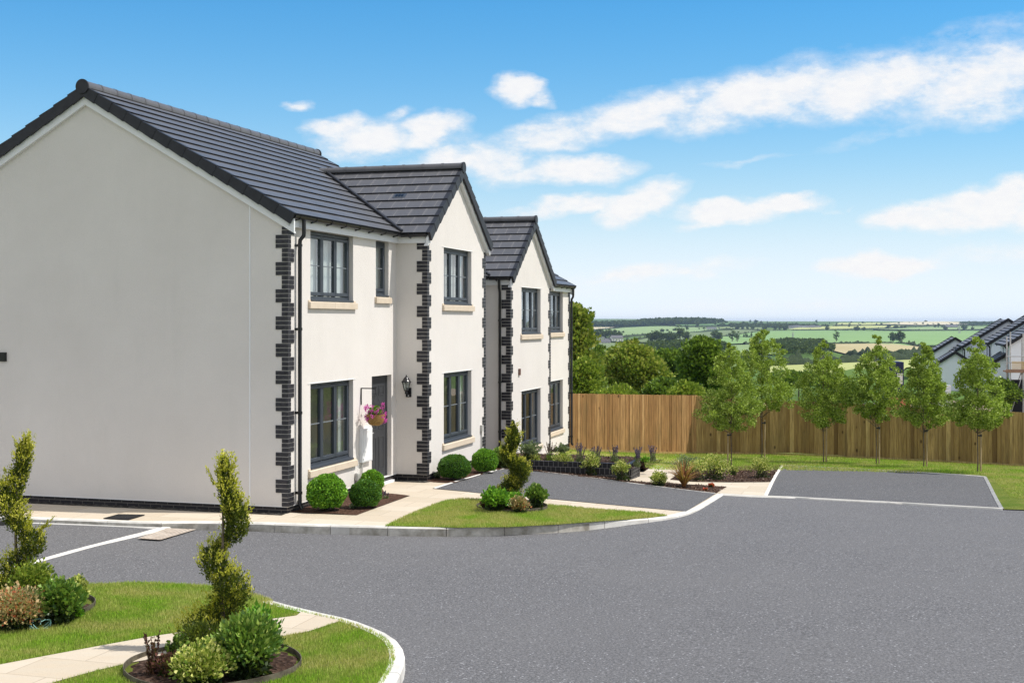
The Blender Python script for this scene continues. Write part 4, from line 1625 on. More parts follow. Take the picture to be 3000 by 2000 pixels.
nzf = lambda x, y: zp(x, y) + (.008 if not in_path(x, y) else -.5)
cl = [(x, y) for x, y in near_poly if True]
vis = [(-8.5, 9.4), (-8.5, 17.5)] + [p for p in near_lawn if p[1] > 8.8] + [(-1.0, 8.8)]
vis = [p for p in near_lawn if p[0] > -9 and p[1] > 8.8] + [(-1.0, 9.4), (-9, 9.4)]
grass_blades('grass', vis, nzf, 230000, (.016, .042), M['blade'], ROUND, .0036)
grass_blades('grass', [(1.6, 40.2), (6.2, 42.2), (16, 38.9), (16, 33), (11.6, 30.6), (6.9, 32.2), (3.4, 31), (1.2, 33.5)], lz, 90000, (.03, .07), M['blade'], None, .008)
grass_blades('grass', [(11.4, 30.8), (10.0, 25.5), (10.6, 25.2), (15, 27), (16, 33.2), (15.6, 36)], lz, 36000, (.02, .05), M['blade_dry'], None, .007)
# ------------------------------------------------------------------ wooden fence
M['fence_new'] = m_wood_fence('fresh_fence_wood', [(0, (.33, .17, .065)), (.4, (.48, .265, .105)), (.75, (.64, .385, .17)), (1, (.40, .21, .08))])
M['fence_old'] = m_wood_fence('weathered_fence_wood', [(0, (.19, .115, .042)), (.25, (.36, .235, .088)), (.5, (.49, .33, .13)), (.8, (.67, .475, .205)), (1, (.26, .16, .056))])


def fence(name_label, a, b, za, zb, m, bw=.098, old=False):
    """closeboard fence a->b (front on the right-hand side of travel), tops at za, zb"""
    a, b = np.array(a, float), np.array(b, float)
    d = b - a; L = float(np.linalg.norm(d)); d /= L
    nf = np.array([d[1], -d[0]])
    o = thing('wooden_fence', name_label, 'fence', (a[0], a[1], 0), math.atan2(d[1], d[0]))
    bay = 2.4
    nb = int(math.ceil(L / bay))
    for q in range(nb):
        s0, s1 = q * bay, min(L, (q + 1) * bay)
        mb = MB(); s = s0
        while s < s1 - .02:
            w = bw * random.uniform(.85, 1.12)
            e = min(s + w, s1)
            p = a + d * s
            gz = zp(*p)
            zt = za + (zb - za) * s / L + random.uniform(-.006, .006)
            y_ = -.012 - random.uniform(0, .022 if old else .008)
            th0, th1 = (.026, .006) if old else (.016, .010)
            z0 = gz + .09
            tilt = random.uniform(-.004, .004)
            # feather-edge board: thick at one edge, thin at the other
            mb.hexa([(s, y_ - th0, z0), (e + .012, y_ - th1, z0), (e + .012, y_ + .0, z0), (s, y_ + .0, z0),
                     (s + tilt, y_ - th0, zt), (e + .012 + tilt, y_ - th1, zt), (e + .012 + tilt, y_, zt), (s + tilt, y_, zt)])
            s = e
        mb.build('board_panel', m, o)
        gz = min(zp(*(a + d * s0)), zp(*(a + d * s1)))
        g_ = MB()
        g0, g1 = zp(*(a + d * s0)), zp(*(a + d * s1))
        g_.hexa([(s0, -.045, g0 - .1), (s1, -.045, g1 - .1), (s1, 0, g1 - .1), (s0, 0, g0 - .1), (s0, -.045, g0 + .085), (s1, -.045, g1 + .085), (s1, 0, g1 + .085), (s0, 0, g0 + .085)])
        g_.build('gravel_board', M['fence_old'], o)
        z1 = za + (zb - za) * s0 / L
        p_ = MB(); p_.box(s0 - .05, s0 + .05, .0, .1, g0 - .1, z1 - .05); p_.build('post', M['fence_old'], o)
        r_ = MB()
        z2 = za + (zb - za) * s1 / L
        for f_ in (.18, .52, .86):
            r_.bar((s0, .03, g0 + (z1 - g0) * f_), (s1, .03, g1 + (z2 - g1) * f_), .04, .07)
        r_.build('rail', M['fence_old'], o)
    return o


FA0, FA1, FB1, FC1 = (1.62, 39.7), (6.08, 42.0), (15.55, 38.75), (25.5, 34.5)


def ztop_px(p, py): return CAMZ - (py - HY) / FPX * p[1]


fence('tall fresh orange brown board fence running from the farther house to the young trees', FA0, FA1, ztop_px(FA0, 1152), ztop_px(FA1, 1158), M['fence_new'])
zB0, zB1 = ztop_px(FA1, 1159), ztop_px(FB1, 1208)
fence('darker greenish board fence behind the row of six staked young trees', FA1, FB1, zB0, zB1, M['fence_old'], .125, True)
fence('board fence closing the right side beyond the picture edge', FB1, FC1, zB1, zB1 - .35, M['fence_old'], .115)
# ------------------------------------------------------------------ plants
def leaf_quads(C, A, size, w=.4, fold=.15):
    """C centres, A unit axis per leaf, size per leaf -> V (4n,3)"""
    n = len(C)
    r = RNG.normal(size=(n, 3))
    B = np.cross(A, r); B /= np.linalg.norm(B, axis=1)[:, None] + 1e-9
    N = np.cross(A, B)
    s = size[:, None]
    base = C - A * s * .5; tip = C + A * s * .5
    mid = C + N * s * fold
    return np.stack([base, mid - B * s * w, tip, mid + B * s * w], 1).reshape(-1, 3)


def leaf_obj(name, C, A, size, m, parent, w=.4, fold=.15):
    V = leaf_quads(C, A, size, w, fold)
    n = len(C)
    return np_mesh(name, V, np.arange(4 * n).reshape(n, 4), m, parent)


def unit(v): return v / (np.linalg.norm(v, axis=1)[:, None] + 1e-9)


def sphere_dirs(n):
    return unit(RNG.normal(size=(n, 3)))


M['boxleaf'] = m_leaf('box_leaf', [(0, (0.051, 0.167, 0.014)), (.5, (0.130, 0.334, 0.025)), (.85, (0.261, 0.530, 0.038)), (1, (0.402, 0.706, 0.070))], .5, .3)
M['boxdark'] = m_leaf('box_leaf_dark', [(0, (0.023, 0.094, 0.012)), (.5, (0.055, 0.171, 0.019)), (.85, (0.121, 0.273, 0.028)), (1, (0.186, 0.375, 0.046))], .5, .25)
M['thuja'] = m_leaf('conifer_spray', [(0, (.015, .030, .004)), (.5, (.05, .075, .008)), (.85, (.13, .16, .014)), (1, (.28, .30, .03))], .6, .3)
M['thuja_tip'] = m_leaf('conifer_tip', [(0, (.34, .36, .02)), (.5, (.66, .62, .05)), (1, (.88, .82, .20))], .6, .45)
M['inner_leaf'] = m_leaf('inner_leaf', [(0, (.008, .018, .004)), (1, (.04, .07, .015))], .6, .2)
M['birch'] = m_leaf('young_tree_leaf', [(0, (.10, .16, .02)), (.45, (.27, .38, .05)), (.8, (.48, .62, .10)), (1, (.68, .80, .24))], .5, .32)
M['treedark'] = m_leaf('tree_leaf_dark', [(0, (0.033, 0.079, 0.011)), (.5, (0.094, 0.176, 0.022)), (.85, (0.188, 0.310, 0.037)), (1, (0.329, 0.454, 0.075))], .55, .35)
M['treemid'] = m_leaf('tree_leaf', [(0, (0.081, 0.150, 0.016)), (.5, (0.203, 0.288, 0.033)), (.85, (0.378, 0.460, 0.060)), (1, (0.594, 0.621, 0.120))], .55, .38)
M['treeash'] = m_leaf('tree_leaf_ash', [(0, (0.096, 0.161, 0.022)), (.5, (0.217, 0.280, 0.041)), (.85, (0.408, 0.431, 0.075)), (1, (0.653, 0.604, 0.150))], .55, .38)
M['bark'] = m_noise('bark', (.09, .065, .045), (.20, .16, .12), 12, .9, .5, 40)
M['stake'] = m_noise('stake_wood', (.34, .24, .13), (.48, .36, .21), 10, .85, .2)
M['varieg'] = m_leaf('variegated_leaf', [(0, (.06, .12, .012)), (.3, (.20, .29, .035)), (.6, (.55, .58, .12)), (1, (.80, .78, .30))], .5, .25)
M['pinkleaf'] = m_leaf('pink_cream_leaf', [(0, (0.069, 0.103, 0.034)), (.35, (0.402, 0.345, 0.138)), (.7, (0.713, 0.552, 0.287)), (.9, (0.632, 0.253, 0.138)), (1, (0.690, 0.115, 0.057))], .5, .3)
M['shrub'] = m_leaf('shrub_leaf', [(0, (0.048, 0.112, 0.018)), (.5, (0.120, 0.243, 0.037)), (.85, (0.263, 0.405, 0.064)), (1, (0.527, 0.607, 0.147))], .4, .3, .5)
M['dried'] = m_leaf('dried_red_leaf', [(0, (.035, .012, .01)), (.6, (.10, .03, .025)), (1, (.18, .07, .05))], .7, .2)
M['lavender'] = m_leaf('lavender_spike', [(0, (.06, .05, .09)), (.6, (.13, .09, .18)), (1, (.22, .13, .28))], .7, .2)
M['greygreen'] = m_leaf('grey_green_leaf', [(0, (0.104, 0.143, 0.065)), (.6, (0.208, 0.260, 0.130)), (1, (0.351, 0.390, 0.234))], .7, .3)
M['sedge'] = m_leaf('bronze_strap_leaf', [(0, (.10, .035, .018)), (.4, (.30, .11, .04)), (.8, (.52, .24, .09)), (1, (.40, .36, .12))], .5, .3)
M['pink'] = m_leaf('pink_petal', [(0, (.45, .015, .30)), (.6, (.75, .04, .52)), (1, (.88, .18, .66))], .6, .3)
M['redpetal'] = m_leaf('red_petal', [(0, (.55, .04, .03)), (1, (.85, .20, .13))], .6, .3)


def twig_core(parent, r, h, c=(0, 0, 0)):
    k = MB()
    for i in range(10):
        a = i * 2.4; k.tube([(c[0], c[1], c[2]), (c[0] + math.cos(a) * r * .35, c[1] + math.sin(a) * r * .35, c[2] + h * .5), (c[0] + math.cos(a) * r * .75, c[1] + math.sin(a) * r * .75, c[2] + h * (.5 + .4 * math.sin(i)))], [.008, .006, .003], 5)
    return k.build('stem', M['bark'], parent)


def box_ball(px, py, rpx, hpx, label, m, n=9000, leaf=.022, squash=1):
    """clipped ball; px,py centre of its foot on the ground"""
    c = unproj(px, py); z = zp(*c)
    s = c[1] / FPX
    r, h = rpx * s, hpx * s
    o = thing('box_ball', label, 'clipped shrub', (c[0], c[1], z), RNG.uniform(0, 6), 'clipped round box shrubs')
    D = sphere_dirs(n)
    D[:, 2] = np.where(D[:, 2] < -.75, -D[:, 2], D[:, 2])
    lump = 1 + .035 * np.sin(D[:, 0] * 7 + 1) * np.sin(D[:, 1] * 6) + .03 * np.sin(D[:, 2] * 9 + D[:, 0] * 5)
    rad = RNG.uniform(.86, 1.0, n) ** .6 * lump + (RNG.random(n) < .06) * RNG.uniform(0, .05, n)
    C = D * rad[:, None] * np.array([r, r, h / 2]) + np.array([0, 0, h / 2])
    A = unit(D * 1.0 + RNG.normal(size=(n, 3)) * .75 + np.array([0, 0, .35]))
    leaf_obj('foliage', C, A, RNG.uniform(.7, 1.3, n) * leaf, m, o, .42)
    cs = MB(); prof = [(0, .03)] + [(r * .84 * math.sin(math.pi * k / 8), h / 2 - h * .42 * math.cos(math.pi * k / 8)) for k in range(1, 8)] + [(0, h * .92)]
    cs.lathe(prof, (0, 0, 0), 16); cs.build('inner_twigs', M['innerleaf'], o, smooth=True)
    return o


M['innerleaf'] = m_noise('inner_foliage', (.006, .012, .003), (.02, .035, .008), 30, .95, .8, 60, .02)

box_ball(957, 1497, 58, 108, 'bright green round shrub nearest the brick corner of the first house', M['boxleaf'], 7500, .042)
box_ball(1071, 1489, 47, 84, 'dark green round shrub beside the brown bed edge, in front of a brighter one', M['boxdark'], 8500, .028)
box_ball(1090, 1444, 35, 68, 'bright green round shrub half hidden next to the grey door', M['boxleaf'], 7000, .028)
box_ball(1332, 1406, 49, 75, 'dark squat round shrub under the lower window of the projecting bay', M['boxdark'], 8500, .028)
box_ball(1421, 1386, 39, 72, 'bright round shrub below the far edge of the first house bay', M['boxleaf'], 7500, .028)


def spiral(px, py, hgt, label, centre, rad, n, leaf, sprigs=(), m='thuja', rz=0, tips=1.0):
    """centre(z)->(dx) in camera x and depth offset; rad(z) strand radius; z in 0..hgt"""
    c = unproj(px, py); z = zp(*c) + .04
    o = thing('spiral_topiary', label, 'topiary', (c[0], c[1], z), 0, 'clipped spiral conifers')
    k = MB()
    tr = []
    for i in range(8): tr.append((.006 * math.sin(i * 1.7), .006 * math.cos(i), hgt * .93 * i / 7))
    k.tube(tr, [.022 - .0022 * i for i in range(8)], 8); k.build('trunk', M['bark'], o, smooth=True)
    C, A, S = [], [], []
    zz = RNG.random(n) ** .9 * hgt
    rr = np.array([rad(q) for q in zz])
    pick = RNG.random(n) < np.clip(rr / rr.max(), .25, 1)
    zz, rr = zz[pick], rr[pick]; n = len(zz)
    cx = np.array([centre(q) for q in zz])
    D = sphere_dirs(n)
    # clumped surface
    ph = zz * 38
    lump = 1 + .24 * np.sin(D[:, 0] * 5 + ph) * np.cos(D[:, 1] * 5 + ph * .7) + .16 * np.sin(D[:, 0] * 11 + zz * 60) + .1 * RNG.normal(size=n)
    q = RNG.uniform(.55, 1.0, n) ** .5 * lump
    P = np.stack([cx[:, 0], cx[:, 1], zz], 1) + D * (rr * q)[:, None] * np.array([1, 1, .75])
    P[:, 2] = np.maximum(P[:, 2], .01)
    Ax = unit(D * .9 + np.array([0, 0, .9]) + RNG.normal(size=(n, 3)) * .45)
    leaf_obj('foliage', P, Ax, RNG.uniform(.6, 1.4, n) * leaf, M[m], o, .22, .10)
    # bright growing tips gathered in sprays that stand off the surface
    nc = int(max(260, n // 42) * tips)
    j = RNG.integers(0, n, nc)
    out = D[j].copy(); out[:, 2] = np.abs(out[:, 2]) * .4 + .1; out = unit(out)
    base = np.stack([cx[j, 0], cx[j, 1], zz[j]], 1) + out * (rr[j] * RNG.uniform(.85, 1.12, nc))[:, None]
    base[:, 2] = np.maximum(base[:, 2], .03)
    k_ = 20
    up_ = unit(out * .55 + np.array([0, 0, 1.0]) + RNG.normal(size=(nc, 3)) * .3)
    tt = RNG.random((nc, k_, 1))
    P2 = (base[:, None, :] + up_[:, None, :] * tt * leaf * 3.0 + RNG.normal(size=(nc, k_, 3)) * leaf * .42).reshape(-1, 3)
    A2 = unit((np.repeat(up_[:, None, :], k_, 1) + RNG.normal(size=(nc, k_, 3)) * .35).reshape(-1, 3))
    leaf_obj('new_growth', P2, A2, RNG.uniform(.6, 1.3, nc * k_) * leaf * .9, M['thuja_tip'], o, .22, .05)
    # loose sprigs
    for (x0, z0, x1, z1) in sprigs:
        kb = MB(); kb.tube([(x0, -.03, z0), ((x0 + x1) / 2 + .01, -.04, (z0 + z1) / 2), (x1, -.05, z1)], [.005, .004, .002], 5)
        kb.build('sprig', M['thuja_tip'], o)
        m_ = 46; t_ = RNG.random(m_)
        Cc = np.stack([x0 + (x1 - x0) * t_, np.full(m_, -.04), z0 + (z1 - z0) * t_], 1) + RNG.normal(size=(m_, 3)) * .008
        Aa = unit(np.array([x1 - x0, 0, z1 - z0]) * 3 + RNG.normal(size=(m_, 3)) * .25)
        leaf_obj('sprig', Cc, Aa, RNG.uniform(.02, .045, m_) * (1.2 - t_ * .5), M['thuja_tip'], o, .22)
    return o


def interp(tab):
    zs = [t_[0] for t_ in tab]; xs = [t_[1] for t_ in tab]
    return lambda q: float(np.interp(q, zs, xs))


def helix(tab, depth):
    f = interp(tab)
    dz = .12
    def c(q):
        # depth offset follows the slope of the sideways swing, so the band truly winds round the stem
        s = (f(q + dz) - f(q - dz)) / (2 * dz)
        return (f(q), depth * max(-1, min(1, s * .9)) * .8)
    return c


# foreground spiral (bed B): px/m about 315
pm = FPX / unproj(640, 1905)[1]
cB = [((1905 - y) / pm, (x - 652) * .86 / pm) for y, x in ((1905, 600), (1870, 590), (1830, 612), (1790, 660), (1760, 690), (1720, 684), (1690, 650), (1660, 624), (1635, 615), (1610, 645), (1580, 690), (1550, 702), (1510, 694), (1470, 680), (1430, 665), (1400, 662), (1370, 660))]
rB = [((1905 - y) / pm, r * 1.04 / pm) for y, r in ((1905, 78), (1870, 74), (1830, 48), (1790, 48), (1750, 42), (1720, 46), (1690, 42), (1660, 38), (1635, 32), (1610, 20), (1580, 30), (1550, 34), (1510, 32), (1470, 27), (1430, 22), (1400, 19), (1370, 13), (1350, 6))]
spiral(652, 1905, (1905 - 1355) / pm, 'tall spiral conifer in the foreground bed with wispy yellow tips', helix(cB, .12), interp(rB), 30000, .030,
       [((658 - 652 + q * 9) / pm, (1905 - 1395 - abs(q) * 12) / pm, (660 - 652 + q * 17) / pm, (1905 - 1345 - abs(q) * 20) / pm) for q in (-1.6, -.9, .5, 1.5, 2.3)] + [((655 - 652) / pm, (1905 - 1400) / pm, (664 - 652) / pm, (1905 - 1338) / pm), ((676 - 652) / pm, (1905 - 1400) / pm, (697 - 652) / pm, (1905 - 1346) / pm),
        ((632 - 652) / pm, (1905 - 1430) / pm, (605 - 652) / pm, (1905 - 1374) / pm), ((648 - 652) / pm, (1905 - 1400) / pm, (644 - 652) / pm, (1905 - 1352) / pm),
        ((690 - 652) / pm, (1905 - 1480) / pm, (712 - 652) / pm, (1905 - 1463) / pm), ((676 - 652) / pm, (1905 - 1455) / pm, (698 - 652) / pm, (1905 - 1418) / pm)])
# left spiral (bed A)
pa = FPX / unproj(45, 1770)[1]
cA = [((1770 - y) / pa, (x - 48) * .9 / pa) for y, x in ((1770, 30), (1720, 38), (1680, 30), (1650, 50), (1620, 95), (1590, 105), (1560, 75), (1530, 52), (1500, 35), (1470, 22), (1440, 30), (1400, 55), (1370, 66), (1340, 72), (1310, 78))]
rA = [((1770 - y) / pa, r / pa) for y, r in ((1770, 66), (1720, 60), (1680, 40), (1650, 34), (1620, 36), (1590, 32), (1560, 26), (1530, 34), (1500, 36), (1470, 36), (1440, 34), (1400, 26), (1370, 24), (1340, 22), (1310, 13), (1290, 5))]
spiral(48, 1770, (1770 - 1295) / pa, 'spiral conifer at the left edge with a feathery tip and one stray side branch', helix(cA, .12), interp(rA), 26000, .030,
       [((24 + q * 8) / pa, (1770 - 1330 - abs(q) * 10) / pa, (26 + q * 16) / pa, (1770 - 1280 - abs(q) * 18) / pa) for q in (-1.5, -.7, .8, 1.7)] + [(20 / pa, (1770 - 1330) / pa, -8 / pa, (1770 - 1285) / pa), (30 / pa, (1770 - 1330) / pa, 46 / pa, (1770 - 1272) / pa), (25 / pa, (1770 - 1330) / pa, 28 / pa, (1770 - 1282) / pa),
        (75 / pa, (1770 - 1560) / pa, 118 / pa, (1770 - 1518) / pa), (70 / pa, (1770 - 1565) / pa, 100 / pa, (1770 - 1530) / pa), (62 / pa, (1770 - 1560) / pa, 106 / pa, (1770 - 1545) / pa)])
# far island spiral (bed C)
pc = FPX / unproj(1506, 1470)[1]
cC = [((1470 - y) / pc, (x - 1508) * .9 / pc) for y, x in ((1470, 1490), (1440, 1488), (1425, 1500), (1405, 1522), (1380, 1528), (1360, 1508), (1345, 1486), (1330, 1480), (1312, 1500), (1295, 1506), (1275, 1504), (1258, 1503))]
rC = [((1470 - y) / pc, r * 1.28 / pc) for y, r in ((1470, 26), (1440, 24), (1425, 20), (1405, 22), (1380, 22), (1360, 20), (1345, 17), (1330, 17), (1312, 15), (1295, 17), (1275, 12), (1258, 6), (1248, 3))]
spiral(1508, 1470, (1470 - 1240) / pc, 'dense olive spiral conifer on the far grass island', helix(cC, .10), interp(rC), 24000, .034, tips=.35)


def bush(px, py, wpx, hpx, label, m, n=1400, leaf=.05, name='shrub', cat='shrub', group=None, lift=0, w=.4, open_=.44, zf=zp, shape=1.0, stems=True):
    c = unproj(px, py, zf); z = zf(*c)
    s = c[1] / FPX
    r, h = wpx * s / 2, hpx * s
    o = thing(name, label, cat, (c[0], c[1], z), RNG.uniform(0, 6), group)
    ncl = max(6, int(n / 40))
    D = sphere_dirs(ncl); D[:, 2] = np.abs(D[:, 2]) * 1.0 - .15
    CC = D * np.array([r * .78, r * .78, h * .42]) * RNG.uniform(.55, 1.0, (ncl, 1)) + np.array([0, 0, h * .52 + lift])
    CC[:, 2] = np.clip(CC[:, 2], h * .1, h * .93)
    per = n // ncl
    P, A = [], []
    for cc in CC:
        d = sphere_dirs(per)
        P.append(cc + d * r * open_ * RNG.uniform(.3, 1, (per, 1))); A.append(d * .8 + np.array([0, 0, .6]) + unit((cc - [0, 0, h * .4])[None])[0] * .6)
    P = np.concatenate(P); A = unit(np.concatenate(A) + RNG.normal(size=(len(P), 3)) * .35)
    P[:, 2] = np.maximum(P[:, 2], .015)
    ni = n // 3
    d = sphere_dirs(ni); d[:, 2] = np.abs(d[:, 2])
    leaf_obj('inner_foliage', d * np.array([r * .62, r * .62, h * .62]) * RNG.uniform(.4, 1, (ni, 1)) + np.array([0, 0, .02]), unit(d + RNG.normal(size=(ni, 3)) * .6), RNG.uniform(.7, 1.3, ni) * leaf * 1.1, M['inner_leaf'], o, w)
    leaf_obj('foliage', P, A, RNG.uniform(.6, 1.3, len(P)) * leaf, m, o, w)
    if stems:
        k = MB()
        for cc in CC[:12]: k.tube([(0, 0, -.02), (cc[0] * .5, cc[1] * .5, cc[2] * .55), tuple(cc)], [.008, .006, .003], 5)
        k.build('stem', M['bark'], o)
    return o


def spikes(px, py, wpx, hpx, label, m_leaf_, m_sp, n=16, zf=zp, name='lavender', cat='plant', group=None, leafn=300, leaf=.045, dens=26, sl=(.015, .03), f0=.55):
    c = unproj(px, py, zf); z = zf(*c); s = c[1] / FPX
    r, h = wpx * s / 2, hpx * s
    o = thing(name, label, cat, (c[0], c[1], z), RNG.uniform(0, 6), group)
    if leafn:
        d = sphere_dirs(leafn); d[:, 2] = abs(d[:, 2])
        leaf_obj('foliage', d * np.array([r * .7, r * .7, h * .5]) * RNG.uniform(.3, 1, (leafn, 1)), unit(d + [0, 0, 1.2]), RNG.uniform(.6, 1.3, leafn) * leaf, m_leaf_, o, .2)
    k = MB(); P = []; A = []
    for i in range(n):
        a = RNG.uniform(0, 6.28); t_ = RNG.uniform(.1, 1)
        q = (math.cos(a) * r * t_, math.sin(a) * r * t_, h * RNG.uniform(.7, 1.0))
        k.tube([(q[0] * .25, q[1] * .25, 0), (q[0] * .7, q[1] * .7, q[2] * .6), q], [.003, .003, .002], 4)
        for j in range(dens):
            f = RNG.uniform(f0, 1.0)
            P.append((q[0] * f, q[1] * f, q[2] * f)); A.append((RNG.normal() * .6, RNG.normal() * .6, 1))
    k.build('stem', M['bark'], o)
    P = np.array(P) + RNG.normal(size=(len(P), 3)) * .006
    leaf_obj('flower_spike', P, unit(np.array(A)), RNG.uniform(*sl, len(P)), m_sp, o, .35)
    return o


# --- far island bed
bush(1450, 1500, 86, 76, 'glossy light green shrub on the left of the far round bed', M['shrub_b'] if 'shrub_b' in M else M['boxleaf'], 1500, .055)
bush(1570, 1497, 68, 84, 'taller glossy green shrub on the right of the far round bed', M['shrub'], 1500, .055)
bush(1524, 1505, 66, 52, 'pink and cream leaved shrub low in the far round bed', M['pinkleaf'], 1300, .036)
bush(1500, 1492, 96, 46, 'mid green filler shrub at the foot of the far spiral conifer', M['boxleaf'], 1300, .05)
bush(1420, 1492, 34, 30, 'small brownish shrublet at the left rim of the far round bed', M['dried'], 400, .03)
# --- left bed
bush(45, 1840, 200, 112, 'wide pink and cream shrub spilling over the left bed edge', M['pinkleaf'], 4200, .036)
bush(172, 1826, 150, 132, 'dark green leafy shrub in the middle of the left bed', M['shrub'], 2300, .055)
bush(222, 1806, 78, 132, 'pale cream variegated shrub on the right of the left bed', M['varieg'], 1700, .038)
bush(95, 1775, 150, 135, 'leafy green shrub behind the pink one at the left edge', M['treemid'], 2400, .04)
bush(215, 1812, 58, 34, 'small fresh green leafy plant at the rim of the left bed', M['boxleaf'], 420, .045)
# --- foreground bed
bush(592, 2012, 190, 128, 'cream and yellow variegated shrub in front of the foreground spiral', M['varieg'], 3800, .040)
bush(728, 1986, 205, 190, 'large green willow leaved shrub right of the foreground spiral', M['shrub'], 3400, .062, w=.22)
bush(745, 1960, 190, 190, 'fresh light green arching shrub behind the willow leaved one', M['boxleaf'], 900, .065, w=.22)
bush(596, 1952, 170, 135, 'dark olive shrub mass at the left foot of the foreground spiral', M['thuja'], 3200, .034, w=.2)
spikes(448, 1980, 64, 140, 'upright withered dark red stems at the left of the foreground bed', M['dried'], M['dried'], 9, leafn=160, name='withered_plant', dens=34, sl=(.022, .04), f0=.15)
spikes(516, 1970, 74, 120, 'upright dark stems with narrow green leaves beside the withered ones', M['treedark'], M['treedark'], 13, leafn=600, name='upright_shrub', dens=60, sl=(.025, .045), f0=.2)
bush(500, 1985, 120, 66, 'low dark reddish undergrowth plant in the foreground bed', M['dried'], 900, .036)

# --- beds by the houses
spikes(1130, 1462, 28, 24, 'tiny lavender tuft at the edge of the brown soil bed', M['greygreen'], M['lavender'], 4, leafn=90)
bush(1035, 1492, 26, 16, 'tiny green seedling between the two front round shrubs', M['greygreen'], 90, .035, stems=False)
bush(1283, 1403, 26, 24, 'dry straw coloured tuft at the brick corner of the bay', M['greygreen'], 200, .035, stems=False)
bush(1468, 1372, 70, 66, 'green shrub behind the far spiral conifer by the house', M['shrub'], 1100, .05)
# front row before the brick wall
bush(1560, 1374, 60, 56, 'leafy cream edged shrub at the left end of the black brick wall', M['varieg'], 650, .038)
bush(1650, 1383, 74, 66, 'rounded variegated shrub second along the black brick wall', M['varieg'], 1000, .038)
bush(1732, 1394, 62, 72, 'upright variegated shrub third along the black brick wall', M['varieg'], 900, .038)
bush(1824, 1409, 68, 64, 'green and cream shrub at the right end of the black brick wall', M['varieg'], 950, .038)
# on the raised bed
bush(1552, 1350, 72, 60, 'spreading green shrub with long leaves at the left of the raised bed', M['greygreen'], 700, .05, zf=raised)
spikes(1612, 1348, 46, 55, 'reddish spiky plant on the raised bed near the house window', M['shrub'], M['dried'], 12, zf=raised, name='spiky_plant')
bush(1645, 1338, 40, 44, 'feathery green plant on the raised bed by the far window', M['greygreen'], 500, .04, zf=raised)
spikes(1700, 1354, 44, 62, 'grey lavender clump tied upright, left one of the raised bed', M['greygreen'], M['lavender'], 16, zf=raised, group='lavender plants on the raised bed')
spikes(1748, 1348, 44, 45, 'low pale lavender clump behind the third variegated shrub', M['greygreen'], M['lavender'], 14, zf=raised, group='lavender plants on the raised bed')
spikes(1800, 1351, 44, 50, 'green lavender clump above the right part of the brick wall', M['greygreen'], M['lavender'], 14, zf=raised, group='lavender plants on the raised bed')
spikes(1866, 1366, 33, 52, 'dark purple lavender at the open end of the raised bed', M['greygreen'], M['lavender'], 12, zf=raised, group='lavender plants on the raised bed')
spikes(1868, 1349, 31, 42, 'purple flowered lavender near the path corner', M['greygreen'], M['lavender'], 10, zf=raised, group='lavender plants on the raised bed')
spikes(1912, 1349, 31, 47, 'tall purple spiked lavender at the far corner of the mulch', M['greygreen'], M['lavender'], 12, zf=raised, group='lavender plants on the raised bed')
bush(1890, 1356, 30, 18, 'low bright green plant on the bark by the path', M['boxleaf'], 260, .04, zf=raised, stems=False)
# right beds
bush(1929, 1424, 64, 44, 'low cream variegated shrub at the path edge left of the bronze grass', M['varieg'], 1100, .034)
bush(2040, 1408, 76, 62, 'yellow green variegated shrub right behind the bronze grass', M['varieg'], 900, .036)
bush(2092, 1405, 110, 74, 'wide yellow green variegated shrub in the bed between path and trees', M['varieg'], 1500, .036)
bush(2006, 1388, 80, 58, 'pale airy shrub with thin stalks behind the bronze grass', M['greygreen'], 700, .036)
bush(2148, 1393, 34, 30, 'small variegated shrub at the foot of the first stake', M['varieg'], 420, .034)
bush(2232, 1401, 74, 66, 'variegated shrub near the corner of the parking bay', M['varieg'], 1000, .036)
fl = bush(2082, 1428, 20, 12, 'cluster of small red flowers lying low on the bark, upper one', M['redpetal'], 130, .05, name='red_flower', cat='flower', group='red flowers on the bark', stems=False)
fl = bush(2066, 1438, 14, 9, 'cluster of small red flowers lying low on the bark, lower one', M['redpetal'], 80, .05, name='red_flower', cat='flower', group='red flowers on the bark', stems=False)
# bronze strap-leaved plant
c = unproj(2004, 1428); cz = zp(*c); s_ = c[1] / FPX
cd = thing('bronze_grass', 'spiky bronze and orange strap leaved plant beside the path', 'plant', (c[0], c[1], cz))
V, F = [], []
for i in range(170):
    a = RNG.uniform(0, 6.28); L = s_ * RNG.uniform(60, 118); ln_ = RNG.uniform(.15, 1.0); w0 = RNG.uniform(.008, .014)
    d = np.array([math.cos(a), math.sin(a)]); sd = np.array([-d[1], d[0]])
    b0 = len(V); seg = 6
    for k_ in range(seg + 1):
        t_ = k_ / seg
        r_ = L * ln_ * t_ ** 1.5; z_ = L * (t_ * (1 - .25 * ln_) - (t_ ** 3) * .38 * ln_)
        ww = w0 * (1 - t_ ** 2) + .0008
        p = d * (r_ + .02)
        V += [(p[0] - sd[0] * ww, p[1] - sd[1] * ww, z_), (p[0] + sd[0] * ww, p[1] + sd[1] * ww, z_)]
    for k_ in range(seg): F.append((b0 + 2 * k_, b0 + 2 * k_ + 1, b0 + 2 * k_ + 3, b0 + 2 * k_ + 2))
np_mesh('strap_leaves', V, F, M['sedge'], cd)

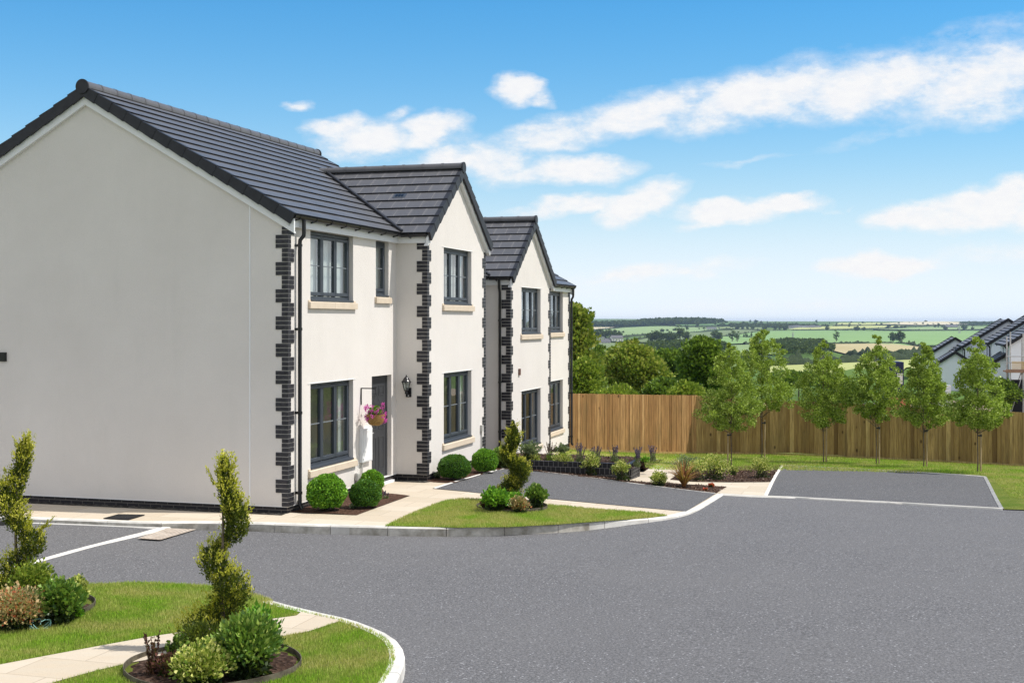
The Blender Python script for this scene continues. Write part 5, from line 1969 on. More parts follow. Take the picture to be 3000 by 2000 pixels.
# hanging basket planting
P = sphere_dirs(900); P[:, 2] = abs(P[:, 2])
leaf_obj('foliage', P * np.array([.15, .15, .17]) * RNG.uniform(.5, 1, (900, 1)) + np.array([.30, 0, 1.46]), unit(P + [0, 0, .6]), RNG.uniform(.015, .035, 900), M['boxleaf'], hb, .45)
cl_ = []
for i in range(48):
    a = RNG.uniform(0, 6.28); rr = RNG.uniform(.10, .20); cl_.append((.30 + rr * math.cos(a), rr * math.sin(a), 1.46 + RNG.uniform(-.13, .15) * (1.3 if rr < .16 else 1)))
P = np.concatenate([np.array(q) + RNG.normal(size=(26, 3)) * .018 for q in cl_])
leaf_obj('flowers', P, sphere_dirs(len(P)), RNG.uniform(.017, .029, len(P)), M['pink'], hb, .45)

# ------------------------------------------------------------------ trees
def tree(px, py, label, crown_px, prof, m, name='young_tree', group=None, ncl=90, per=110, leaf=.05, clr=.2, trunk_r=.02, z=None, at=None, seed=1, lean=0, w=.42, limbs=True):
    """crown_px=(top,bottom) rows; prof list of (f, halfwidth px) with f 0 at the bottom of the crown"""
    if at is None: c = unproj(px, py)
    else: c = np.array(at)
    z = zp(*c) if z is None else z
    s = c[1] / FPX
    o = thing(name, label, 'tree', (c[0], c[1], z), 0, group)
    zt = CAMZ - (crown_px[0] - HY) * s - z
    zb = CAMZ - (crown_px[1] - HY) * s - z
    fs = [p[0] for p in prof]; ws = [p[1] * s for p in prof]
    rg = np.random.default_rng(seed)
    CC = []
    while len(CC) < ncl:
        f = rg.random(); wd = float(np.interp(f, fs, ws))
        if rg.random() > (wd / max(ws)) ** 1.5 + .05: continue
        a = rg.uniform(0, 6.28); q = math.sqrt(rg.uniform(.0, 1)) * .88
        CC.append((wd * q * math.cos(a) + lean * f, wd * q * math.sin(a), zb + (zt - zb) * f, wd))
    CC = np.array(CC)
    P, A = [], []
    for cx_, cy_, cz_, wd in CC:
        rr = clr * rg.uniform(.6, 1.15) * min(1, .45 + wd / max(ws) * .7)
        k_ = int(per * rg.uniform(.6, 1.3))
        d = unit(rg.normal(size=(k_, 3)))
        P.append(np.array([cx_, cy_, cz_]) + d * rr * rg.uniform(.35, 1.0, (k_, 1)) * np.array([1, 1, .8]))
        o_ = np.array([cx_, cy_, (cz_ - zb) * .3]); o_ = o_ / (np.linalg.norm(o_) + .01)
        A.append(d * .8 + o_ * .7 + np.array([0, 0, .5]))
    P = np.concatenate(P); A = unit(np.concatenate(A) + rg.normal(size=(len(P), 3)) * .4)
    leaf_obj('crown', P, A, rg.uniform(.6, 1.35, len(P)) * leaf, m, o, w)
    k = MB()
    top = zb + (zt - zb) * .9
    nn = 7
    tp = [(lean * (i / nn) + .01 * math.sin(i * 2.1) * (i > 0), .01 * math.cos(i * 1.7) * (i > 0), -.05 + (top + .05) * i / nn) for i in range(nn + 1)]
    k.tube(tp, [trunk_r * (1 - .8 * i / nn) for i in range(nn + 1)], 8)
    if limbs:
        for q in CC[::max(1, ncl // 34)]:
            hz = max(zb * .85, q[2] - .8 * math.hypot(q[0], q[1]) - .1)
            k.tube([(lean * hz / top, 0, hz), (q[0] * .5, q[1] * .5, hz + (q[2] - hz) * .45), (q[0], q[1], q[2])], [trunk_r * .4, trunk_r * .28, trunk_r * .12], 5)
    k.build('trunk', M['bark'], o, smooth=True)
    return o


YP = [(0, 30), (.06, 58), (.18, 74), (.35, 70), (.5, 60), (.65, 50), (.8, 34), (.92, 18), (1, 5)]


def yp(scale, jig): return [(f, w_ * 1.24 * scale * (1 + .12 * math.sin(f * 9 + jig))) for f, w_ in YP]


young = [
    (2142, 1366, (1008, 1256), 1.12, 'first staked young tree from the left, its crown overlapping the second', 2137, 'low'),
    (2232, 1347, (955, 1202), 1.10, 'tallest young tree, second from the left, growing behind its neighbour', 2238, 'tall'),
    (2412, 1356, (1000, 1248), 1.02, 'third staked young tree, standing behind the left part of the parking bay', 2412, 'tall'),
    (2567, 1362, (984, 1232), 1.02, 'fourth staked young tree, behind the middle of the parking bay', 2567, 'tall'),
    (2706, 1370, (1004, 1250), .92, 'fifth staked young tree, slimmer than its neighbours', 2708, 'tall'),
    (2864, 1384, (990, 1250), 1.08, 'rightmost staked young tree in front of the white new houses', 2864, 'tall'),
]
for i, (px, py, cr, sc, lab, cxp, kind) in enumerate(young):
    c = unproj(px, py)
    s = c[1] / FPX
    o = tree(px, py, lab, cr, yp(sc, i * 1.3), M['birch'], 'young_tree', 'staked young trees along the fence', 240, 82, .046, .165, .017, seed=20 + i)
    # the crown hangs a little off the stem
    for ch in o.children:
        if ch.name.startswith('crown'): ch.location.x = (cxp - px) * s
    if i < 1:
        st_h, dx = 100 * s, -11 * s
    else:
        st_h, dx = 118 * s, 7 * s
    c2 = unproj(px, py)
    sk = thing('tree_stake', 'round wooden stake tied to the ' + ('first', 'second', 'third', 'fourth', 'fifth', 'sixth')[i] + ' young tree from the left', 'stake', (c[0] + dx, c[1] - .05, zp(*c)), 0, 'stakes of the young trees')
    k = MB(); k.tube([(0, 0, -.05), (.01, 0, st_h)], .021, 10); k.build('post', M['stake'], sk, smooth=True)
    k = MB(); k.tube([(0, 0, st_h * .90), (.01, 0, st_h * .95)], .028, 10); k.box(-dx, 0, -.0, .03, st_h * .905, st_h * .94); k.build('tie', M['black'], sk)

M['teal'] = mat('teal_string', (.25, .48, .45), .7)
# teal garden string lying over the edging of the left bed
c = unproj(112, 1842)
gs = thing('garden_string', 'tangle of pale teal string lying on the rim of the left bed', 'string', (c[0], c[1], zp(*c) + .02))
for q in range(4):
    k = MB(); a0 = q * 1.3
    k.tube([(.07 * math.cos(a0 + i * .55) + .02 * q - .05 + i * .008, .05 * math.sin(a0 + i * .8), .03 + .05 * math.sin(i * .7 + q)) for i in range(9)], .004, 5)
    k.build('loop', M['teal'], gs)
# ------------------------------------------------------------------ land beyond the fence
def at_px(px, Z): return ((px - CX) / FPX * Z, Z)


def field(px_pts, c1, c2, stripes=0, lift=0, rz=.3):
    P = up(px_pts, terr)
    P = [tuple(p) for p in P]
    Y = float(np.mean([p[1] for p in P]))
    m = mat('field', rough=1, spec=.05)
    t = NT(m); v = t.coord('Object', scale=(1, .35, 1), rz=rz)
    c = t.ramp(t.noise(v, 9.0 / Y, 6, .65), [(.3, c1), (.7, c2)])
    if stripes:
        w = t.new('ShaderNodeTexWave'); w.inputs['Scale'].default_value = stripes
        w.inputs['Distortion'].default_value = 1.2; w.inputs['Detail'].default_value = 1
        t.link(t.coord('Object', rz=rz + .6), w.inputs['Vector'])
        c = t.mix(t.math('MULTIPLY', w.outputs['Fac'], .22), c, tuple(k * .6 for k in c1))
    t.base(c)
    return drape_poly('field', P, lambda x, y: terr(x, y) + .25 + lift + .0009 * y, m, max(12, Y * .035))


G1, G2 = (.20, .28, .125), (.25, .335, .155)
GD1, GD2 = (.15, .195, .095), (.19, .24, .12)
TAN1, TAN2 = (.36, .30, .155), (.46, .40, .23)
YG1, YG2 = (.34, .37, .14), (.42, .44, .18)
PALE1, PALE2 = (.48, .42, .27), (.58, .53, .38)
field([(1600, 962), (1803, 962), (1744, 968), (1690, 971), (1600, 972)], PALE1, PALE2)
field([(1690, 992), (1712, 978), (1770, 969), (1830, 963), (1890, 960), (1945, 958.8), (2030, 962), (2117, 966), (2040, 975), (1960, 980), (1875, 984), (1800, 991)], G1, G2)
field([(1835, 997), (1960, 981), (2060, 976.5), (2160, 968.5), (2235, 971.5), (2150, 985), (2080, 994), (1980, 1006), (1880, 1006)], GD1, GD2, .02)
field([(1690, 996), (1793, 997.5), (1800, 1003), (1700, 1003)], G1, G2)
field([(1690, 1006), (1800, 1008), (1830, 1016), (1800, 1036), (1690, 1040)], GD1, GD2, .05)
field([(2115, 987), (2240, 972.5), (2420, 971), (2640, 973.5), (2900, 972), (2900, 1000), (2700, 1018), (2520, 1008), (2424, 1009), (2300, 1005), (2180, 1009), (2120, 1012), (2110, 1000)], (.185, .30, .115), (.225, .345, .14), .03)
field([(2310, 968.5), (2330, 964), (2445, 958.5), (2560, 957), (2650, 957), (2600, 963), (2450, 967)], YG1, YG2)
field([(2560, 967.5), (2760, 957.5), (2900, 960), (2870, 967.5), (2700, 969)], G1, G2)
field([(2424, 1011.5), (2610, 1009.5), (2700, 1020), (2690, 1032), (2644, 1048), (2486, 1042), (2440, 1030)], TAN1, TAN2, .03)
field([(2240, 1078), (2308, 1074), (2500, 1066), (2700, 1056), (2760, 1062), (2640, 1100), (2383, 1100), (2240, 1098)], YG1, YG2, .1)
field([(1960, 1092), (2030, 1088), (2075, 1092), (2060, 1118), (1960, 1125), (1930, 1110)], YG1, (.26, .30, .08), .1)
field([(2650, 946), (2760, 944.8), (2880, 949.5), (2850, 953), (2700, 955), (2560, 952)], PALE1, PALE2)
field([(1960, 951), (2120, 948), (2200, 952), (2120, 957), (1990, 958)], (.09, .16, .06), (.12, .20, .08))
field([(2460, 949), (2560, 948.5), (2640, 952), (2540, 955), (2440, 954)], YG1, YG2)
field([(2200, 953.5), (2330, 952), (2420, 955), (2330, 959), (2230, 960)], G1, G2)
field([(2040, 964), (2130, 960), (2250, 963), (2240, 968), (2130, 966)], (.17, .22, .09), (.22, .27, .12))
field([(2105, 1016), (2200, 1013), (2310, 1018), (2290, 1040), (2110, 1046)], G1, G2, .04)

M['hedge'] = m_noise('hedge', (.018, .034, .012), (.06, .085, .03), .9, 1, 1, 3, .6, stops=(.35, .7))
M['wood'] = m_leaf('woodland_leaf', [(0, (.022, .045, .016)), (.5, (.055, .09, .028)), (1, (.12, .16, .05))], .8, .2, .1)


def hedge(pxs, h=3.0, w=3.0, label=None):
    P = resample(smooth_line(up(pxs, terr), 5), 2.6)
    c0 = P[len(P) // 2]
    o_z = terr(*c0)
    V, F = [], []
    n = 7
    for i, p in enumerate(P):
        q = P[min(i + 1, len(P) - 1)] - P[max(i - 1, 0)]; q = q / (np.linalg.norm(q) + 1e-9)
        nr = np.array([-q[1], q[0]])
        hh = h * (1 + .35 * math.sin(i * .9) * math.sin(i * .37) + RNG.uniform(-.25, .35))
        if RNG.random() < .05: hh *= 1.7
        for k_ in range(n):
            a = math.pi * k_ / (n - 1)
            x = p + nr * math.cos(a) * w / 2 * RNG.uniform(.8, 1.2)
            V.append((x[0] - c0[0], x[1] - c0[1], terr(*x) - o_z + (hh * math.sin(a) * RNG.uniform(.85, 1.15) if 0 < k_ < n - 1 else -1.0)))
        if i:
            b = (i - 1) * n
            for k_ in range(n - 1): F.append((b + k_, b + k_ + 1, b + n + k_ + 1, b + n + k_))
    o = np_mesh('hedgerow', V, F, M['hedge'])
    o.location = (c0[0], c0[1], o_z)
    return tag(o, label, 'hedge', 'hedgerows between the distant fields')


HG = [
    ([(1600, 972), (1690, 971), (1744, 968), (1803, 962), (1850, 961)], 'hedgerow under the pale field at the far left of the valley'),
    ([(1690, 992), (1800, 991), (1875, 984), (1960, 980), (2040, 975.5), (2117, 967), (2240, 970)], 'hedgerow between the two broad left hand green fields'),
    ([(1800, 963), (1890, 960), (1945, 958.8), (2030, 961), (2120, 965.5), (2220, 968)], 'hedgerow along the upper rim of the left green field'),
    ([(1835, 1003), (1880, 997), (1960, 981)], 'short hedgerow climbing at the left of the dark green field'),
    ([(1690, 1004), (1760, 1004.5), (1830, 1008)], 'hedgerow below the white farm buildings'),
    ([(2080, 994), (2150, 985), (2235, 972), (2300, 969.5)], 'slanting hedgerow in the middle of the valley'),
    ([(2100, 987), (2180, 991), (2240, 993)], 'short hedgerow spur near the middle pylon'),
    ([(2235, 971), (2420, 971), (2560, 972.5), (2720, 970.5), (2920, 969)], 'long dark hedgerow above the brightest green field'),
    ([(2180, 1010), (2300, 1005.5), (2424, 1010), (2520, 1008.5), (2640, 1010), (2700, 1019.5), (2800, 1020)], 'long dark hedgerow below the brightest green field'),
    ([(2320, 969), (2450, 967.3), (2600, 963.2), (2650, 957.3)], 'hedgerow below the yellowish strip field'),
    ([(2560, 967.5), (2680, 962), (2760, 957)], 'hedgerow dividing the two right hand upper fields'),
    ([(2650, 957), (2760, 956), (2900, 960)], 'hedgerow above the right hand upper fields'),
    ([(2440, 955), (2560, 955.5), (2700, 955.5), (2880, 953)], 'far hedgerow below the pale stubble fields'),
    ([(1960, 958.5), (2120, 957.2), (2230, 960.3), (2330, 959)], 'far hedgerow in the bluish middle distance'),
    ([(1990, 950.5), (2200, 952.3), (2420, 953.5)], 'faint hedgerow close under the skyline'),
    ([(2560, 952), (2700, 955.3)], 'short faint hedgerow beside the stubble'),
    ([(2230, 1076), (2308, 1073), (2500, 1065), (2620, 1058), (2760, 1050)], 'tall dark hedgerow above the yellow green field'),
    ([(2486, 1043), (2644, 1050), (2720, 1040)], 'hedgerow below the tan stubble field'),
    ([(1880, 1062), (1990, 1052), (2110, 1050), (2230, 1048)], 'hedgerow behind the garden trees in mid distance'),
]
for i, (p_, lab) in enumerate(HG):
    near = p_[0][1] > 1030
    hedge(p_, 4.4 if near else 2.6, 5 if near else 3.5, lab)

# distant trees: four prototypes, shared meshes
protos = []


def far_proto(n, rx, rz, h, seed):
    rg = np.random.default_rng(seed)
    P, A = [], []
    for k_ in range(26):
        d = unit(rg.normal(size=(1, 3)))[0]
        cc = d * np.array([rx, rx, rz]) * rg.uniform(.2, .8) + [0, 0, h]
        q = unit(rg.normal(size=(n // 26, 3)))
        P.append(cc + q * rx * .38 * rg.uniform(.5, 1, (len(q), 1))); A.append(q)
    P = np.concatenate(P); A = np.concatenate(A)
    P[:, 2] = np.maximum(P[:, 2], .3)
    V = leaf_quads(P, unit(A + rg.normal(size=A.shape) * .5), rg.uniform(.7, 1.5, len(P)) * rx * .22, .45)
    me = bpy.data.meshes.new('crown'); me.from_pydata(V.tolist(), [], np.arange(len(V)).reshape(-1, 4).tolist())
    me.materials.append(M['wood'])
    k = MB(); k.tube([(0, 0, -1), (.1, 0, h * .5), (0, 0, h)], [.35, .28, .15], 6)
    tm = k.build('trunk', M['bark'])
    mesh_t = tm.data; bpy.data.objects.remove(tm)
    return me, mesh_t


PR = [far_proto(620, 4.2, 3.6, 5.2, 1), far_proto(560, 3.4, 4.6, 6.0, 2), far_proto(620, 5.2, 3.4, 4.6, 3), far_proto(420, 2.2, 4.2, 5.4, 4)]


def far_tree(px, py, sc=1.0, kind=None, Z=None, dz=0):
    if Z is None: c = unproj(px, py, terr)
    else: c = np.array(at_px(px, Z))
    kind = RNG.integers(0, 3) if kind is None else kind
    o = bpy.data.objects.new('field_tree', None); COL.objects.link(o)
    o.location = (c[0], c[1], terr(*c) + dz); o.rotation_euler = (0, 0, RNG.uniform(0, 6)); o.scale = (sc,) * 3
    tag(o, 'small dark tree in the hedges of the distant fields', 'tree', 'small trees of the distant fields')
    for nm, me in zip(('crown', 'trunk'), PR[kind]):
        q = bpy.data.objects.new(nm, me); COL.objects.link(q); q.parent = o
    return o


spots = [(2013, 970, 1.4, 1), (2062, 967, .8, 0), (2048, 968, .7, 1), (1976, 972, .9, 2), (1990, 971, .8, 0), (1955, 973, .8, 0), (1940, 975, 1.0, 2),
         (2186, 992, 1.1, 3), (2202, 991, 1.1, 3), (2450, 1004, 1.7, 3), (2617, 1006, 1.5, 0), (2634, 1006, 1.7, 0), (2424, 970.5, 1.2, 0), (2510, 971, 1.4, 2), (2530, 971, 1.1, 0),
         (2600, 966, 1.0, 0), (2625, 965, 1.3, 2), (2640, 964, 1.1, 0), (2738, 962, 1.2, 0), (2750, 962, 1.5, 1), (2760, 962, 1.0, 0), (2770, 969, 1.1, 2), (2825, 968, 1.6, 2), (2850, 968, 1.0, 0),
         (2080, 951, 1.2, 0), (2198, 947.5, 1.5, 1), (2215, 947.5, 1.7, 2), (2230, 947.8, 1.2, 0), (2248, 948, 1.0, 1), (2105, 949, 1.1, 0), (2128, 949, 1.0, 2), (2392, 948, 1.5, 1), (2712, 945.5, 1.2, 2),
         (2160, 967, 1.2, 2), (2175, 967, 1.3, 0), (2190, 967.5, 1.1, 1), (2205, 968, 1.3, 0), (2240, 969, 1.3, 2), (2272, 969, 1.5, 0), (2285, 969, 1.2, 1), (2300, 969, 1.6, 2), (2420, 960, 1.2, 0), (2450, 959, 1.2, 0), (2490, 958.5, 1.6, 3), (2520, 957.5, 1.0, 0),
         (1720, 993, 1.2, 0), (1733, 992, 1.4, 1), (1745, 992, 1.5, 2), (1760, 991, 1.6, 0), (1772, 992, 1.4, 2), (1786, 993, 1.5, 1), (1798, 994, 1.5, 0), (1810, 995, 1.3, 2), (1825, 978, .7, 0), (1815, 978, .7, 0),
         (1910, 1003, 1.5, 2), (1925, 1003, 1.6, 0), (1940, 1004, 1.3, 1), (1958, 1004, 1.5, 2), (1975, 1004, 1.3, 0), (1992, 1002, 2.0, 1), (2010, 1003, 1.5, 0), (2105, 997, 1.4, 2), (2094, 996, 1.5, 0), (2145, 1004, 1.8, 3), (2160, 1005, 1.5, 3)]
for s_ in spots: far_tree(*s_)
for i in range(58):
    x_ = 2000 + i * 15 + RNG.uniform(-8, 8)
    far_tree(x_, RNG.choice([949.5, 952, 954, 958, 962]) + RNG.uniform(-1, 1), RNG.uniform(.6, 1.2))


def woodland(px_poly, n, sc, label, z_extra=0):
    """a wood read as one mass"""
    P = np.array(up(px_poly, terr)); lo, hi = P.min(0), P.max(0)
    q = RNG.uniform(lo, hi, (n * 6, 2)); inside = np.zeros(len(q), bool); j = len(P) - 1
    for i in range(len(P)):
        c = ((P[i, 1] > q[:, 1]) != (P[j, 1] > q[:, 1])) & (q[:, 0] < (P[j, 0] - P[i, 0]) * (q[:, 1] - P[i, 1]) / (P[j, 1] - P[i, 1] + 1e-12) + P[i, 0])
        inside ^= c; j = i
    q = q[inside][:n]
    VV = []
    for k_, (x, y) in enumerate(q):
        s = sc * RNG.uniform(.7, 1.3)
        m_ = 46
        d = unit(RNG.normal(size=(m_, 3))); d[:, 2] = abs(d[:, 2]) * 1.1 - .1
        C = np.array([x, y, terr(x, y) + 4.0 * s]) + d * np.array([4.4, 4.4, 4.6]) * s * RNG.uniform(.7, 1.05, (m_, 1))
        VV.append(leaf_quads(C, unit(d + RNG.normal(size=(m_, 3)) * .6), RNG.uniform(1.6, 3.2, m_) * s, .5))
    V = np.concatenate(VV)
    o = np_mesh('woodland', V, np.arange(len(V)).reshape(-1, 4), M['wood'])
    return tag(o, label, 'woodland', kind='stuff')


woodland([(1660, 957), (1750, 955.5), (1860, 953), (1900, 956), (1820, 960), (1700, 960)], 520, 1.25, 'long dark bluish wood along the left skyline')
woodland([(1850, 956), (1880, 949), (1960, 945), (2060, 945), (2120, 949), (2050, 953), (1960, 954.5)], 900, 1.35, 'dark wood on the highest hump of the skyline')
woodland([(2810, 951), (2880, 950), (2960, 951), (2990, 954), (2840, 954)], 300, 1.1, 'dark wood on the skyline beside the roofs of the new houses')
woodland([(2280, 1016), (2330, 1012), (2410, 1016), (2435, 1036), (2380, 1046), (2280, 1048)], 300, .8, 'leafy wood in the valley behind the young trees')
woodland([(1900, 1022), (2000, 1016), (2100, 1024), (2150, 1036), (2040, 1042), (1900, 1040)], 200, .8, 'line of trees at the bottom of the valley')
woodland([(2100, 957), (2300, 956), (2420, 959), (2300, 962), (2140, 961)], 320, .9, 'scattered far wood in the bluish middle distance')

# distant farms and pylons
M['farwhite'] = mat('whitewash', (.72, .71, .68), .9)
M['farroof'] = mat('slate', (.10, .10, .11), .8)
M['redroof'] = mat('red_roof', (.55, .16, .10), .8)


def far_house(px, py, w, d, h, label, roof='farroof', group=None, Z=None, rz=0., cat='farmhouse', name='farm_building', wall='farwhite'):
    c = unproj(px, py, terr)
    o = thing(name, label, cat, (c[0], c[1], terr(*c) - .5), rz, group)
    k = MB(); k.box(-w / 2, w / 2, -d / 2, d / 2, 0, h)
    for x in (-w / 2, w / 2): k.face([(x, -d / 2, h), (x, d / 2, h), (x, 0, h + d * .33)])
    k.build('wall', M[wall], o, recalc=False)
    k = MB()
    e = .4
    for s in (-1, 1):
        k.hexa([(-w / 2 - e, s * (d / 2 + e), h - .25), (w / 2 + e, s * (d / 2 + e), h - .25), (w / 2 + e, 0, h + d * .33), (-w / 2 - e, 0, h + d * .33),
                (-w / 2 - e, s * (d / 2 + e), h + .05), (w / 2 + e, s * (d / 2 + e), h + .05), (w / 2 + e, 0, h + d * .33 + .3), (-w / 2 - e, 0, h + d * .33 + .3)])
    k.build('roof', M[roof], o)
    k = MB(); nw = max(2, int(w / 3))
    for i in range(nw):
        xx = -w / 2 + w * (i + .5) / nw
        k.box(xx - .4, xx + .4, -d / 2 - .05, -d / 2, h * .45, h * .8)
    k.build('window', M['farroof'], o)
    return o


far_house(1757, 992, 12, 7, 4, 'white farmhouse with a pitched roof at the edge of the distant tree clump', rz=.4)
far_house(1764, 1009, 16, 8, 3, 'low white barn below the distant farm', rz=.1)
far_house(1806, 1004, 13, 8, 6, 'tall white farmhouse at the right end of the distant farm', rz=.3)
far_house(1783, 1004, 9, 6, 3.2, 'small white outbuilding in the middle of the distant farm', rz=.2)
far_house(2084, 968, 22, 9, 5, 'white house alone on the far hedge line', rz=.2)
far_house(1999, 1019, 17, 8, 2.6, 'low barn with a bright red roof in the valley', 'redroof', rz=.1)
far_house(2786, 962, 34, 14, 5, 'brown barn on the hillside left of the roofs', 'farroof', rz=.1, wall='farroof')
for i in range(16):
    far_house(2318 + i * 5.3 + RNG.uniform(-2, 2), 962 + RNG.uniform(-1.3, 1.3), 14, 8, 5, 'small white house of the distant hillside village', group='houses of the distant village', rz=RNG.uniform(-.6, .6), cat='house', name='village_house')


def pylon(px, pytop, pybase, label):
    c = unproj(px, pybase, terr); z = terr(*c)
    H = (CAMZ - (pytop - HY) / FPX * c[1]) - z
    o = thing('pylon', label, 'pylon', (c[0], c[1], z), .3)
    k = MB(); w = H * .085; t_ = max(.16, c[1] * .00016)
    L = [(w, 0), (w * .62, .3), (w * .36, .62), (w * .22, .85), (.05, 1)]
    for sx in (-1, 1):
        for sy in (-1, 1):
            for (a, b), (c_, d) in zip(L[:-1], L[1:]): k.bar((sx * a, sy * a, b * H), (sx * c_, sy * c_, d * H), t_, t_)
    for (a, b), (c_, d) in zip(L[:-1], L[1:]):
        for s in (-1, 1):
            k.bar((-a, s * a, b * H), (c_, s * c_, d * H), t_ * .7, t_ * .7); k.bar((a, s * a, b * H), (-c_, s * c_, d * H), t_ * .7, t_ * .7)
    k.build('lattice', M['steel'], o)
    k = MB()
    for f, l_ in ((.66, .17), (.78, .21), (.9, .15)): k.bar((-H * l_, 0, H * f), (H * l_, 0, H * f), t_, t_)
    k.build('cross_arm', M['steel'], o)


pylon(2323, 971, 1004, 'lattice pylon in the bright green field near the middle')
pylon(2811, 941, 980, 'lattice pylon rising above the skyline left of the new roofs')

# ---------------- garden trees just beyond the fence
def mid_tree(px, Z, top, bot, prof, m, label, name='tree', **kw):
    c = at_px(px, Z)
    return tree(0, 0, label, (top, bot), prof, M[m], name, None, at=c, z=terrain_z(*c), **kw)


BP = [(0, 40), (.2, 80), (.45, 100), (.7, 80), (.9, 45), (1, 14)]
def bp(k_): return [(f, w_ * k_ / 100) for f, w_ in BP]


mid_tree(1690, 52, 890, 1120, [(0, 60), (.2, 58), (.4, 40), (.6, 40), (.8, 30), (1, 8)], 'treeash', 'tall loose ash tree rising behind the corner of the farther house', ncl=90, per=150, leaf=.16, clr=.62, trunk_r=.16, seed=41)
mid_tree(1700, 50, 1049, 1200, bp(72), 'treemid', 'bright bushy tree low beside the house corner above the fence', ncl=110, per=150, leaf=.13, clr=.5, trunk_r=.12, seed=42)
mid_tree(1752, 66, 1024, 1190, bp(74), 'treedark', 'dark green tree between the house and the broad ash', ncl=100, per=150, leaf=.17, clr=.75, trunk_r=.15, seed=43)
mid_tree(1852, 60, 1000, 1215, bp(118), 'treeash', 'broad olive green ash tree behind the left part of the fence', ncl=230, per=150, leaf=.15, clr=.62, trunk_r=.18, seed=44)
mid_tree(1960, 96, 1028, 1100, bp(70), 'treedark', 'rounded dark tree in the second row behind the broad ash', ncl=110, per=130, leaf=.22, clr=.85, trunk_r=.2, seed=45)
mid_tree(2058, 55, 994, 1135, [(0, 28), (.15, 52), (.35, 58), (.6, 58), (.85, 44), (1, 14)], 'treedark', 'dense dark green tree left of the first young tree', ncl=150, per=170, leaf=.16, clr=.48, trunk_r=.14, seed=46)
mid_tree(1945, 49, 1112, 1190, bp(62), 'treedark', 'dark shrub peeping over the fence below the broad ash', ncl=60, per=130, leaf=.11, clr=.4, trunk_r=.06, seed=47, name='bush')
mid_tree(2010, 48, 1122, 1195, bp(58), 'treemid', 'light green shrub peeping over the fence beside the dark one', ncl=60, per=130, leaf=.11, clr=.38, trunk_r=.06, seed=48, name='bush')
mid_tree(1800, 49, 1132, 1200, bp(80), 'treemid', 'light green bush top along the left part of the fence', ncl=70, per=130, leaf=.11, clr=.42, trunk_r=.06, seed=49, name='bush')
mid_tree(2465, 70, 1099, 1190, bp(44), 'treedark', 'dark shrub seen between the third and fourth young tree', ncl=50, per=120, leaf=.15, clr=.5, trunk_r=.08, seed=50, name='bush')
mid_tree(2938, 84, 1114, 1185, bp(42), 'treedark', 'dark shrub between the last young tree and the scaffold', ncl=50, per=120, leaf=.16, clr=.6, trunk_r=.08, seed=51, name='bush')
mid_tree(2090, 75, 1114, 1190, bp(90), 'treemid', 'leafy bush behind the lower crown of the first young tree', ncl=80, per=120, leaf=.16, clr=.6, trunk_r=.08, seed=52, name='bush')
mid_tree(2340, 110, 1096, 1125, bp(90), 'treedark', 'low dark bush behind the gap right of the second young tree', ncl=60, per=110, leaf=.22, clr=.8, trunk_r=.1, seed=53, name='bush')

# ---------------- new houses and building site on the right
M['newwall'] = m_noise('skylit_white_render', (.76, .80, .88), (.80, .84, .92), 1, .9, 0)  # white walls tinted blue, the skylight put into their colour
M['newroof'] = mat('new_roof_tile', (.15, .15, .165), .6)
M['newline'] = mat('new_roof_lap', (.012, .012, .016), .8)
M['timber'] = m_noise('scaffold_timber', (.22, .13, .09), (.34, .22, .16), 6, .9, 0)
M['earth'] = m_noise('bare_earth', (.30, .22, .15), (.46, .37, .28), 1.2, 1, .4, 6, .1)


